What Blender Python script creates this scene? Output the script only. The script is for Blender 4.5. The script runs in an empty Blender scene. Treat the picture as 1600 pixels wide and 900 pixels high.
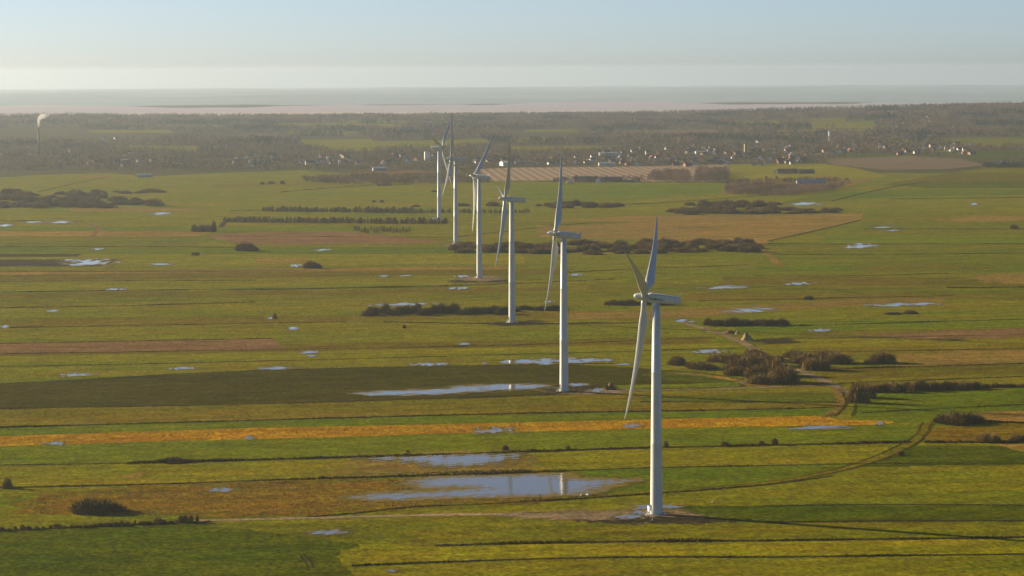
import bpy, bmesh, math, random
import numpy as np
from mathutils import Vector, Matrix
from mathutils.geometry import tessellate_polygon

# ------------------------------------------------------------------ camera, sky, sun, exposure
H, F, PITCH, ROLL = 162.35, 4550.0, 0.0752442, 0.0049
RE = 6371000 * 1.15                      # earth radius with refraction
SUN_EL, SUN_DIR = math.radians(15), Vector((-0.887, 0.46, 0)).normalized()

scene = bpy.context.scene
COL = scene.collection
cp, sp, cr, sr = math.cos(PITCH), math.sin(PITCH), math.cos(ROLL), math.sin(ROLL)
V_R, V_U, V_F = Vector((1, 0, 0)), Vector((0, sp, cp)), Vector((0, cp, -sp))
C_R, C_U = V_R * cr - V_U * sr, V_R * sr + V_U * cr
cam = bpy.data.objects.new('camera', bpy.data.cameras.new('camera'))
COL.objects.link(cam)
cam.matrix_world = Matrix(((C_R.x, C_U.x, -V_F.x, 0), (C_R.y, C_U.y, -V_F.y, 0), (C_R.z, C_U.z, -V_F.z, H), (0, 0, 0, 1)))
cam.data.sensor_width = 36
cam.data.lens = F / 1600 * 36
cam.data.clip_start, cam.data.clip_end = 1, 200000
scene.camera = cam

world = bpy.data.worlds.new('World')
scene.world = world
world.use_nodes = True
nt = world.node_tree
sky = nt.nodes.new('ShaderNodeTexSky')
sky.sky_type = 'NISHITA'
sky.sun_disc = False
sky.sun_elevation = SUN_EL
sky.sun_rotation = math.atan2(SUN_DIR.x, SUN_DIR.y)
sky.altitude = 100
sky.air_density, sky.dust_density, sky.ozone_density = 0.42, 0.5, 1.2
bg = nt.nodes['Background']
bg.inputs['Strength'].default_value = 0.054
nt.links.new(sky.outputs[0], bg.inputs['Color'])

sl = bpy.data.lights.new('sun', 'SUN')
sl.energy, sl.angle, sl.color = 5.0, math.radians(0.53), (1.0, 0.82, 0.58)
sun = bpy.data.objects.new('sun', sl)
COL.objects.link(sun)
sun.location = (-500, 300, 400)
sd = Vector((SUN_DIR.x * math.cos(SUN_EL), SUN_DIR.y * math.cos(SUN_EL), math.sin(SUN_EL)))
sun.rotation_euler = sd.to_track_quat('Z', 'Y').to_euler()

vs = scene.view_settings
scene.display_settings.display_device = 'sRGB'
vs.view_transform, vs.look, vs.exposure, vs.gamma, vs.use_curve_mapping = 'Standard', 'None', 1.2, 1.0, False
cy = scene.cycles
cy.max_bounces, cy.diffuse_bounces, cy.glossy_bounces, cy.transmission_bounces = 5, 2, 2, 2
cy.volume_bounces, cy.transparent_max_bounces = 2, 8
cy.use_denoising = True
cy.sample_clamp_indirect = 4

HAZE_DENSITY, HAZE_COLOR = 4.1e-5, (0.84, 0.94, 0.97)

# ------------------------------------------------------------------ helpers
rng = np.random.default_rng(7)
random.seed(7)

def sst(a, b, x):
    t = np.clip((x - a) / (b - a), 0, 1)
    return t * t * (3 - 2 * t)

def make_noise(seed, n=9):
    r = np.random.default_rng(seed)
    a, p, k = r.uniform(0, 2 * math.pi, n), r.uniform(0, 2 * math.pi, n), r.uniform(0.5, 1.8, n)
    def f(x, y):
        s = 0
        for i in range(n):
            s = s + np.sin((x * math.cos(a[i]) + y * math.sin(a[i])) * k[i] * 2 * math.pi + p[i])
        return s / math.sqrt(n)          # about -2..2, features about one unit wide
    return f
N1, N2, N3 = make_noise(1), make_noise(2), make_noise(3)

def terrain(x, y):
    """height above the smooth curved plain; zero over the whole wind farm and town"""
    r = np.hypot(x, y)
    a = x / np.maximum(y, 1.0)
    ridge = sst(6800, 9300, r) * (1 - sst(10100, 10700, r))
    up = 4 + 3 * N1(x / 1500, y / 900) + 30 * sst(0.02, 0.18, a) + 5 * sst(-0.02, -0.2, a)
    rb = r + 650 * N3(a * 7, 0.3) + 220 * N1(a * 31, 0.7)
    basin = sst(10400, 10900, r) * (1 - sst(14300, 15200, rb))
    far = sst(14900, 17500, rb) * (13 + 9 * N2(x / 4500, y / 3500) + 7 * N1(x / 2100 + 5, y / 6000))
    return ridge * np.maximum(up, 0) - 4 * basin + np.maximum(far, 0)

def gz(x, y):
    return -(x * x + y * y) / (2 * RE) + terrain(x, y)

def pg(u, v):
    """photo pixel -> point on the plain"""
    a, b = (u - 800) / F, -(v - 450) / F
    d = V_F + C_R * a + C_U * b
    A, B, C = (d.x * d.x + d.y * d.y) / (2 * RE), d.z, H
    disc = max(B * B - 4 * A * C, 0)
    t = (-B - math.sqrt(disc)) / (2 * A)
    return (d.x * t, d.y * t)

def to_px(x, y, z):
    dx, dy, dz = x, y, z - H
    f = dy * cp - dz * sp
    u, v = F * dx / f, -F * (dy * sp + dz * cp) / f
    return 800 + u * cr + v * sr, 450 - u * sr + v * cr

def link(name, me, mat=None, parent=None, loc=None):
    o = bpy.data.objects.new(name, me)
    COL.objects.link(o)
    if mat is not None and len(me.materials) == 0:
        me.materials.append(mat)
    if parent is not None:
        o.parent = parent
    if loc is not None:
        o.location = loc
    return o

def mesh(name, verts, faces, smooth=False):
    me = bpy.data.meshes.new(name)
    me.from_pydata([tuple(v) for v in verts], [], [tuple(f) for f in faces])
    if smooth:
        me.polygons.foreach_set('use_smooth', [True] * len(me.polygons))
    me.update()
    return me

def tri_mesh(name, V, tint=None):
    """V: (n,3,3) array of loose triangles, with an optional per-triangle tint attribute"""
    n = len(V)
    me = bpy.data.meshes.new(name)
    me.vertices.add(n * 3)
    me.vertices.foreach_set('co', np.ascontiguousarray(V, dtype=np.float32).ravel())
    me.loops.add(n * 3)
    me.loops.foreach_set('vertex_index', np.arange(n * 3, dtype=np.int32))
    me.polygons.add(n)
    me.polygons.foreach_set('loop_start', np.arange(0, n * 3, 3, dtype=np.int32))
    me.polygons.foreach_set('loop_total', np.full(n, 3, dtype=np.int32))
    if tint is not None:
        at = me.attributes.new('tint', 'FLOAT', 'POINT')
        at.data.foreach_set('value', np.repeat(tint, 3).astype(np.float32))
    me.update(calc_edges=True)
    return me

def tag(o, label=None, cat=None, group=None, kind=None):
    if label: o['label'] = label
    if cat: o['category'] = cat
    if group: o['group'] = group
    if kind: o['kind'] = kind
    return o

def thing(name, label, cat, x, y, rz=0, group=None, dz=0.0):
    o = bpy.data.objects.new(name, None)
    o.empty_display_size = 1
    COL.objects.link(o)
    o.location = (x, y, float(gz(x, y)) + dz)
    o.rotation_euler = (0, 0, rz)
    return tag(o, label, cat, group)

class MB:
    def __init__(s): s.v, s.f = [], []
    def add(s, vs, fs):
        n = len(s.v); s.v += [tuple(v) for v in vs]; s.f += [tuple(i + n for i in f) for f in fs]
    def box(s, x0, x1, y0, y1, z0, z1):
        s.add([(x0, y0, z0), (x1, y0, z0), (x1, y1, z0), (x0, y1, z0), (x0, y0, z1), (x1, y0, z1), (x1, y1, z1), (x0, y1, z1)],
              [(0, 3, 2, 1), (4, 5, 6, 7), (0, 1, 5, 4), (1, 2, 6, 5), (2, 3, 7, 6), (3, 0, 4, 7)])
    def loft(s, rings, cap=True):
        n, m = len(rings[0]), len(rings)
        vs = [p for r in rings for p in r]
        fs = [(i * n + j, i * n + (j + 1) % n, (i + 1) * n + (j + 1) % n, (i + 1) * n + j) for i in range(m - 1) for j in range(n)]
        if cap: fs += [tuple(range(n - 1, -1, -1)), tuple(range((m - 1) * n, m * n))]
        s.add(vs, fs)
    def tube(s, a, b, r0, r1, n=8):
        a, b = Vector(a), Vector(b); d = (b - a).normalized()
        u = d.orthogonal().normalized(); w = d.cross(u)
        s.loft([[p + (u * math.cos(2 * math.pi * i / n) + w * math.sin(2 * math.pi * i / n)) * r for i in range(n)] for p, r in ((a, r0), (b, r1))])
    def build(s, name, mat, parent=None, smooth=False):
        return link(name, mesh(name, s.v, s.f, smooth), mat, parent)

# ------------------------------------------------------------------ materials
def principled(name, color, rough=0.8, spec=0.3):
    m = bpy.data.materials.new(name)
    m.use_nodes = True
    b = m.node_tree.nodes['Principled BSDF']
    b.inputs['Base Color'].default_value = (*color, 1)
    b.inputs['Roughness'].default_value = rough
    b.inputs['Specular IOR Level'].default_value = spec
    return m, m.node_tree, b

def nd(t, kind, **kw):
    n = t.nodes.new(kind)
    for k, v in kw.items(): setattr(n, k, v)
    return n

def noise_at(t, vec, scale, rot=0.175, detail=3.0, rough=0.6, off=0.0):
    mp = nd(t, 'ShaderNodeMapping')
    mp.inputs['Rotation'].default_value = (0, 0, -rot)
    mp.inputs['Scale'].default_value = (1.0 / scale[0], 1.0 / scale[1], 1.0)
    mp.inputs['Location'].default_value = (off, off * 1.7, 0)
    # rotate first, then scale: two mapping nodes
    m0 = nd(t, 'ShaderNodeMapping')
    m0.inputs['Rotation'].default_value = (0, 0, -rot)
    mp.inputs['Rotation'].default_value = (0, 0, 0)
    t.links.new(vec, m0.inputs['Vector'])
    t.links.new(m0.outputs[0], mp.inputs['Vector'])
    nz = nd(t, 'ShaderNodeTexNoise', noise_dimensions='2D')
    nz.inputs['Scale'].default_value = 1.0
    nz.inputs['Detail'].default_value = detail
    nz.inputs['Roughness'].default_value = rough
    t.links.new(mp.outputs[0], nz.inputs['Vector'])
    return nz.outputs['Fac']

def remap(t, sock, a, b, lo=0.0, hi=1.0):
    mr = nd(t, 'ShaderNodeMapRange')
    for i, v in enumerate((a, b, lo, hi)): mr.inputs[i + 1].default_value = v
    t.links.new(sock, mr.inputs[0])
    return mr.outputs[0]

def mixc(t, fac, a, b):
    mx = nd(t, 'ShaderNodeMix', data_type='RGBA')
    t.links.new(fac, mx.inputs[0])
    for s, i in ((a, 6), (b, 7)):
        if isinstance(s, tuple): mx.inputs[i].default_value = (*s, 1)
        else: t.links.new(s, mx.inputs[i])
    return mx.outputs[2]

GAIN = (1.46, 1.30, 0.22)
def ground_mat(name, base, alt, streak, speck, rot=0.175, big=(75, 30), st=(55, 6.5), seed=0.0, amt=(1.0, 0.7, 0.6), bump=0.6, rand=0.12, gain=GAIN):
    """three scales of unevenness: patches, streaks along the strips and tufts"""
    base, alt, streak, speck = (tuple(q * g_ for q, g_ in zip(c_, gain)) for c_ in (base, alt, streak, speck))
    m, t, b = principled(name, base, 1.0, 0.0)
    geo = nd(t, 'ShaderNodeNewGeometry')
    p = geo.outputs['Position']
    c = mixc(t, remap(t, noise_at(t, p, big, rot, 5, 0.62, seed), 0.40, 0.60, 0, amt[0]), base, alt)
    c = mixc(t, remap(t, noise_at(t, p, st, rot, 4, 0.65, seed + 31), 0.46, 0.66, 0, amt[1]), c, streak)
    c = mixc(t, remap(t, noise_at(t, p, (st[0] * 1.7, st[1] * .45), rot, 3, 0.6, seed + 63), 0.52, 0.70, 0, amt[1] * .8), c, alt)
    c = mixc(t, remap(t, noise_at(t, p, (3.6, 5.0), rot, 5, 0.78, seed + 77), 0.44, 0.66, 0, amt[2]), c, speck)
    c = mixc(t, remap(t, noise_at(t, p, (330, 110), rot, 3, 0.55, seed + 11), 0.40, 0.62, 0, 0.45), c, streak)
    oi = nd(t, 'ShaderNodeObjectInfo')
    hs = nd(t, 'ShaderNodeHueSaturation')
    val = remap(t, oi.outputs['Random'], 0, 1, 1 - rand, 1 + rand)
    for sc_, lo_, hi_, of_ in (((2.0, 3.2), 0.62, 1.38, 3), ((9, 9), 0.78, 1.22, 19), ((45, 14), 0.80, 1.20, 43)):
        mu = nd(t, 'ShaderNodeMath', operation='MULTIPLY')
        t.links.new(val, mu.inputs[0]); t.links.new(remap(t, noise_at(t, p, sc_, rot, 4, 0.7, seed + of_), 0.33, 0.67, lo_, hi_), mu.inputs[1])
        val = mu.outputs[0]
    t.links.new(val, hs.inputs['Value'])
    t.links.new(remap(t, noise_at(t, p, (28, 12), rot, 3, 0.6, seed + 91), 0.35, 0.65, 0.488, 0.512), hs.inputs['Hue'])
    t.links.new(c, hs.inputs['Color'])
    t.links.new(hs.outputs[0], b.inputs['Base Color'])
    bp = nd(t, 'ShaderNodeBump')
    bp.inputs['Strength'].default_value = bump
    bp.inputs['Distance'].default_value = 0.5
    t.links.new(noise_at(t, p, (2.6, 2.6), rot, 4, 0.7, seed + 5), bp.inputs['Height'])
    t.links.new(bp.outputs[0], b.inputs['Normal'])
    return m

G1, G2, G3 = (0.068, 0.100, 0.010), (0.105, 0.118, 0.012), (0.042, 0.074, 0.008)
OL, BR, DK = (0.120, 0.100, 0.022), (0.130, 0.080, 0.030), (0.026, 0.034, 0.008)
M = {}
M['grass'] = ground_mat('grass', G1, G2, OL, DK, seed=1, amt=(1, 0.55, 0.5))
M['fresh'] = ground_mat('fresh_grass', (0.055, 0.098, 0.008), (0.078, 0.108, 0.010), G2, DK, seed=2, amt=(1, 0.5, 0.5))
M['deep'] = ground_mat('deep_grass', (0.038, 0.064, 0.003), (0.050, 0.072, 0.004), (0.065, 0.070, 0.006), (0.014, 0.024, 0.002), seed=3, amt=(1, 0.6, 0.6))
M['yellow'] = ground_mat('yellow_grass', (0.125, 0.125, 0.016), (0.155, 0.135, 0.020), (0.085, 0.10, 0.012), DK, seed=4, amt=(1, 0.6, 0.45))
M['olive'] = ground_mat('olive_grass', (0.088, 0.083, 0.018), (0.075, 0.083, 0.012), (0.115, 0.085, 0.028), (0.035, 0.03, 0.010), seed=5, amt=(1, 0.7, 0.6))
M['dark'] = ground_mat('dark_crop', (0.031, 0.034, 0.010), (0.043, 0.045, 0.011), (0.048, 0.040, 0.014), (0.018, 0.02, 0.006), seed=6, amt=(1, 0.6, 0.5), st=(40, 3.0))
M['brown'] = ground_mat('bare_soil', (0.145, 0.078, 0.034), (0.125, 0.070, 0.030), (0.17, 0.095, 0.042), (0.07, 0.045, 0.02), seed=7, amt=(1, 0.8, 0.5), gain=(1.15, 1.15, 0.95))
M['ochre'] = ground_mat('dry_reed', (0.230, 0.132, 0.036), (0.190, 0.118, 0.032), (0.10, 0.085, 0.020), (0.08, 0.05, 0.018), seed=8, amt=(1, 0.35, 0.45), gain=(1.2, 1.2, 0.8))
M['orange'] = ground_mat('orange_reed', (0.400, 0.180, 0.010), (0.290, 0.135, 0.012), (0.38, 0.19, 0.016), (0.11, 0.055, 0.008), seed=9, amt=(1, 0.6, 0.30), gain=(1.15, 1.30, 0.35))
M['marsh'] = ground_mat('marsh_grass', (0.105, 0.075, 0.020), (0.095, 0.088, 0.014), (0.15, 0.085, 0.022), (0.035, 0.025, 0.009), seed=10, amt=(1, 0.8, 0.65), big=(40, 12))
M['mud'] = ground_mat('dark_mud', (0.040, 0.032, 0.018), (0.055, 0.045, 0.022), (0.03, 0.026, 0.016), (0.015, 0.012, 0.008), seed=11, gain=(1.15, 1.1, 1.0))
M['sand'] = ground_mat('sandy_gravel', (0.20, 0.145, 0.080), (0.16, 0.115, 0.062), (0.24, 0.18, 0.11), (0.08, 0.06, 0.035), seed=12, amt=(1, 0.6, 0.5), big=(14, 8), gain=(1.15, 1.1, 1.0))
M['dull'] = ground_mat('dull_soil', (0.125, 0.086, 0.055), (0.115, 0.085, 0.05), (0.15, 0.105, 0.065), (0.08, 0.06, 0.04), seed=16, gain=(1.1, 1.1, 1))
M['floor'] = ground_mat('wooded_land', (0.050, 0.046, 0.022), (0.065, 0.066, 0.020), (0.075, 0.060, 0.030), (0.03, 0.027, 0.014), seed=13, big=(260, 90), st=(120, 20), gain=(1.15, 1.1, 1.0))
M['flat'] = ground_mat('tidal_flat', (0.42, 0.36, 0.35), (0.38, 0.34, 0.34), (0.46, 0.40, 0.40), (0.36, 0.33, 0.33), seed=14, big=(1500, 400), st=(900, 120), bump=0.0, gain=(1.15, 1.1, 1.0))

M['coast'] = ground_mat('far_coast', (0.22, 0.31, 0.36), (0.17, 0.24, 0.28), (0.27, 0.34, 0.38), (0.19, 0.26, 0.30), seed=15, big=(4000, 1500), st=(3000, 500), bump=0.0, gain=(1.15, 1.1, 1.0))  # pale blue of distant haze put into the land colour

def plough_mat():
    m, t, b = principled('striped_stubble', (0.2, 0.12, 0.06), 0.9, 0.15)
    geo = nd(t, 'ShaderNodeNewGeometry')
    mp = nd(t, 'ShaderNodeMapping'); mp.inputs['Rotation'].default_value = (0, 0, math.radians(-3.2))
    t.links.new(geo.outputs['Position'], mp.inputs['Vector'])
    wv = nd(t, 'ShaderNodeTexWave', wave_type='BANDS', bands_direction='X', wave_profile='SIN')
    wv.inputs['Scale'].default_value = 0.0225; wv.inputs['Distortion'].default_value = 0.7; wv.inputs['Detail Scale'].default_value = 0.3; wv.inputs['Detail'].default_value = 2
    t.links.new(mp.outputs[0], wv.inputs['Vector'])
    c = mixc(t, remap(t, wv.outputs['Fac'], 0.15, 0.85), (0.130, 0.082, 0.038), (0.330, 0.195, 0.085))
    c = mixc(t, remap(t, noise_at(t, geo.outputs['Position'], (40, 20), 0.2), 0.4, 0.7, 0, 0.6), c, (0.16, 0.115, 0.05))
    t.links.new(c, b.inputs['Base Color'])
    return m
M['plough'] = plough_mat()

def water_mat(name, base, rough, bump=0.03, sc=(1.4, 0.5), soft=False):
    m, t, b = principled(name, base, rough, 0.5)
    b.inputs['IOR'].default_value = 1.33
    geo = nd(t, 'ShaderNodeNewGeometry')
    bp = nd(t, 'ShaderNodeBump'); bp.inputs['Strength'].default_value = bump; bp.inputs['Distance'].default_value = 0.1
    t.links.new(noise_at(t, geo.outputs['Position'], sc, 0.175, 2, 0.5), bp.inputs['Height'])
    t.links.new(bp.outputs[0], b.inputs['Normal'])
    if soft:                                    # drowned grass stands out of the shallow margin
        at = nd(t, 'ShaderNodeAttribute', attribute_name='wet')
        ad = nd(t, 'ShaderNodeMath', operation='ADD')
        t.links.new(at.outputs['Fac'], ad.inputs[0])
        t.links.new(remap(t, noise_at(t, geo.outputs['Position'], (5.0, 2.6), 0.175, 5, 0.75, 3.0), 0.3, 0.7, -0.42, 0.36), ad.inputs[1])
        gr = nd(t, 'ShaderNodeBsdfDiffuse')
        t.links.new(mixc(t, remap(t, noise_at(t, geo.outputs['Position'], (6, 4), 0.175, 4, 0.7, 8.0), 0.4, 0.6), (0.13, 0.115, 0.012), (0.20, 0.13, 0.03)), gr.inputs['Color'])
        mx = nd(t, 'ShaderNodeMixShader')
        t.links.new(remap(t, ad.outputs[0], 0.0, 0.40, 0.0, 1.0), mx.inputs[0])
        t.links.new(gr.outputs[0], mx.inputs[1]); t.links.new(b.outputs[0], mx.inputs[2])
        t.links.new(mx.outputs[0], t.nodes['Material Output'].inputs['Surface'])
    return m
M['water'] = water_mat('still_water', (0.11, 0.092, 0.064), 0.06, 0.06, soft=True)
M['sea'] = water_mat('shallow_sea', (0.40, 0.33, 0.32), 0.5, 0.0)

def paint_mat(name, color, rough, dirt=0.10):
    m, t, b = principled(name, color, rough, 0.5)
    tc = nd(t, 'ShaderNodeTexCoord')
    mp = nd(t, 'ShaderNodeMapping'); mp.inputs['Scale'].default_value = (0.9, 0.9, 0.12)
    t.links.new(tc.outputs['Object'], mp.inputs['Vector'])
    nz = nd(t, 'ShaderNodeTexNoise'); nz.inputs['Scale'].default_value = 1.0; nz.inputs['Detail'].default_value = 4
    t.links.new(mp.outputs[0], nz.inputs['Vector'])
    c = mixc(t, remap(t, nz.outputs['Fac'], 0.4, 0.75, 0, 1), color, tuple(x * (1 - dirt * 1.6) for x in color))
    t.links.new(c, b.inputs['Base Color'])
    return m
M['white'] = paint_mat('white_turbine_paint', (0.55, 0.57, 0.56), 0.38)
M['blade'] = paint_mat('blade_gelcoat', (0.52, 0.54, 0.53), 0.32, 0.06)
M['green_print'] = principled('dark_green_print', (0.004, 0.075, 0.062), 0.5)[0]
M['concrete'] = paint_mat('concrete', (0.34, 0.32, 0.28), 0.9, 0.2)
M['dark_metal'] = principled('dark_metal', (0.05, 0.05, 0.05), 0.6)[0]
M['render_white'] = paint_mat('white_render', (0.80, 0.78, 0.73), 0.9, 0.12)
M['cream'] = paint_mat('cream_render', (0.66, 0.56, 0.40), 0.9, 0.12)
M['red_brick'] = paint_mat('red_brick', (0.30, 0.15, 0.09), 0.9, 0.2)
M['yellow_brick'] = paint_mat('yellow_brick', (0.48, 0.36, 0.20), 0.9, 0.2)
M['tile_dark'] = paint_mat('dark_roof', (0.075, 0.075, 0.08), 0.8, 0.2)
M['tile_red'] = paint_mat('red_roof', (0.20, 0.085, 0.050), 0.8, 0.2)
M['sheet_roof'] = paint_mat('grey_sheet_roof', (0.34, 0.36, 0.38), 0.5, 0.12)
M['chimney'] = paint_mat('sooty_steel', (0.018, 0.017, 0.016), 0.6, 0.2)
M['bark'] = paint_mat('bark', (0.070, 0.052, 0.036), 0.9, 0.3)
M['stone'] = paint_mat('pale_stone', (0.52, 0.47, 0.38), 0.9, 0.2)
M['heap_sand'] = ground_mat('heap_sand', (0.30, 0.21, 0.11), (0.24, 0.17, 0.09), (0.33, 0.25, 0.14), (0.13, 0.09, 0.05), seed=20, big=(5, 5), st=(3, 2), gain=(1.15, 1.1, 1.0))
M['heap_soil'] = ground_mat('heap_soil', (0.11, 0.075, 0.042), (0.08, 0.055, 0.03), (0.15, 0.10, 0.06), (0.04, 0.03, 0.02), seed=21, big=(5, 5), st=(3, 2), gain=(1.15, 1.1, 1.0))

def twig_mat(name, a, b_, rand=0.2, trans=0.0):
    m, t, b = principled(name, a, 1.0, 0.0)
    at = nd(t, 'ShaderNodeAttribute', attribute_name='tint')
    c = mixc(t, at.outputs['Fac'], a, b_)
    oi = nd(t, 'ShaderNodeObjectInfo')
    hs = nd(t, 'ShaderNodeHueSaturation')
    t.links.new(remap(t, oi.outputs['Random'], 0, 1, 1 - rand, 1 + rand), hs.inputs['Value'])
    t.links.new(c, hs.inputs['Color'])
    t.links.new(hs.outputs[0], b.inputs['Base Color'])
    return m
M['twig'] = twig_mat('bare_twigs', (0.105, 0.074, 0.022), (0.29, 0.19, 0.062))
M['twig_dark'] = twig_mat('dark_twigs', (0.070, 0.054, 0.017), (0.155, 0.108, 0.034))
M['far_twig'] = twig_mat('far_woodland', (0.062, 0.050, 0.030), (0.275, 0.180, 0.100), 0)
M['needle'] = twig_mat('conifer_needles', (0.020, 0.032, 0.016), (0.045, 0.060, 0.028), 0.1)
M['ditch'] = twig_mat('ditch_reed', (0.034, 0.026, 0.007), (0.105, 0.070, 0.018))
M['dry'] = twig_mat('dry_reed_stalks', (0.16, 0.10, 0.035), (0.26, 0.17, 0.06))
M['orange_stalk'] = twig_mat('orange_reed_stalks', (0.30, 0.15, 0.006), (0.52, 0.27, 0.012))

# ------------------------------------------------------------------ ground: one curved sheet to the horizon
def build_ground():
    radii = [0, 60, 150, 300] + list(np.arange(400, 5000, 60)) + list(np.arange(5000, 11500, 110)) + list(np.arange(11500, 20000, 350)) + list(np.geomspace(20000, 56000, 24))
    fine = list(np.radians(np.arange(-14, 14.01, 0.35)))
    coarse = list(np.radians(np.arange(20, 346, 6.0)))
    ang = np.array(fine + coarse)
    n, m = len(ang), len(radii)
    X = np.outer(radii, np.sin(ang)); Y = np.outer(radii, np.cos(ang))
    Z = gz(X, Y)
    V = np.stack([X, Y, Z], -1).reshape(-1, 3)
    F_ = [(i * n + (j + 1) % n, i * n + j, (i + 1) * n + j, (i + 1) * n + (j + 1) % n) for i in range(m - 1) for j in range(n)]
    me = mesh('ground', V, F_, True)
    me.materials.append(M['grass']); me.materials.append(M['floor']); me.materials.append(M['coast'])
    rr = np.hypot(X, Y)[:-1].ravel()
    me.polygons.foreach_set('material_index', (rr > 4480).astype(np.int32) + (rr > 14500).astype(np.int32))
    tag(link('ground', me), kind='structure')
    # tidal flat and shallow sea in the basin beyond the wooded ridge
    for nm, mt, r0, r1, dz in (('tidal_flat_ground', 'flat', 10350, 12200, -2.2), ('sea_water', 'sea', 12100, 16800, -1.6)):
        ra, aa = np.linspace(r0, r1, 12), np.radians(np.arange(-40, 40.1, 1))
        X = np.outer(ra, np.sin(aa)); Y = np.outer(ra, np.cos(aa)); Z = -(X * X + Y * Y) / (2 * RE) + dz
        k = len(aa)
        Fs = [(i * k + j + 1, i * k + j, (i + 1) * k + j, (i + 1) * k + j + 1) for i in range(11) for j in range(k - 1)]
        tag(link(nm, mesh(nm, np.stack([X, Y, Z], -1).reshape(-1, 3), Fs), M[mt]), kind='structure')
build_ground()

LV = 0.04
def resample(pts, step):
    out = []
    for a, b in zip(pts[:-1], pts[1:]):
        n = max(1, int(math.hypot(b[0] - a[0], b[1] - a[1]) / step))
        out += [(a[0] + (b[0] - a[0]) * i / n, a[1] + (b[1] - a[1]) * i / n) for i in range(n)]
    return out + [pts[-1]]

def smooth_line(px, step=4.0, sm=2):
    """pixel polyline -> world polyline, rounded and resampled"""
    p = [pg(*q) for q in px]
    for _ in range(sm):
        if len(p) > 2:
            q = [p[0]]
            for a, b in zip(p[:-1], p[1:]):
                q += [(a[0] * .75 + b[0] * .25, a[1] * .75 + b[1] * .25), (a[0] * .25 + b[0] * .75, a[1] * .25 + b[1] * .75)]
            p = q + [p[-1]]
    return resample(p, step)

def sheet(name, ring, mat, lvl, wob=0.8):
    """flat polygon lying on the plain with an uneven edge"""
    r = np.array(ring)
    if wob:
        s = wob / 2
        r = r + np.stack([N1(r[:, 0] / 19, r[:, 1] / 19) * s, N2(r[:, 0] / 15, r[:, 1] / 9) * s * 1.2], -1)
        r = r + np.stack([N3(r[:, 0] / 5, r[:, 1] / 5) * s * .3, N2(r[:, 0] / 4, r[:, 1] / 4) * s * .5], -1)
    z = -(r[:, 0] ** 2 + r[:, 1] ** 2) / (2 * RE) + lvl * LV
    vs_ = [(a, b, c) for (a, b), c in zip(r, z)]
    tris = tessellate_polygon([[Vector((a, b, 0)) for a, b in r]])
    fs = []
    for t in tris:
        a, b, c = (r[i] for i in t)
        area = (b[0] - a[0]) * (c[1] - a[1]) - (c[0] - a[0]) * (b[1] - a[1])
        if abs(area) < 1e-6: continue
        fs.append(t if area > 0 else t[::-1])
    return tag(link(name, mesh(name, vs_, fs), M[mat]), kind='structure')

def field(mat, px, lvl=1, wob=1.0, name=None, sm=0):
    ring = resample([pg(*q) for q in px + [px[0]]], 5.0)[:-1]
    return sheet(name or {'grass': 'grass_field', 'fresh': 'grass_field', 'deep': 'grass_field', 'yellow': 'yellow_grass_field', 'olive': 'rough_grass_field',
        'dark': 'dark_crop_field', 'brown': 'bare_soil_field', 'dull': 'bare_soil_field', 'ochre': 'dry_reed_field', 'orange': 'orange_reed_field', 'marsh': 'marsh_field', 'mud': 'muddy_field',
        'plough': 'ploughed_field', 'sand': 'gravel_ground'}[mat], ring, mat, lvl, wob)

def strip(mat, top, bot, lvl=1, wob=1.2, name=None):
    return field(mat, top + bot[::-1], lvl, wob, name)

def ribbon(name, px, w, mat, lvl, wob=0.8):
    p = np.array(smooth_line(px, 3.0))
    d = np.gradient(p, axis=0); d /= np.linalg.norm(d, axis=1)[:, None]
    nrm = np.stack([-d[:, 1], d[:, 0]], -1)
    ww = w / 2 * (1 + 0.18 * N3(p[:, 0] / 14, p[:, 1] / 14))[:, None]
    return sheet(name, list(p + nrm * ww) + list((p - nrm * ww)[::-1]), mat, lvl, wob)

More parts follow.
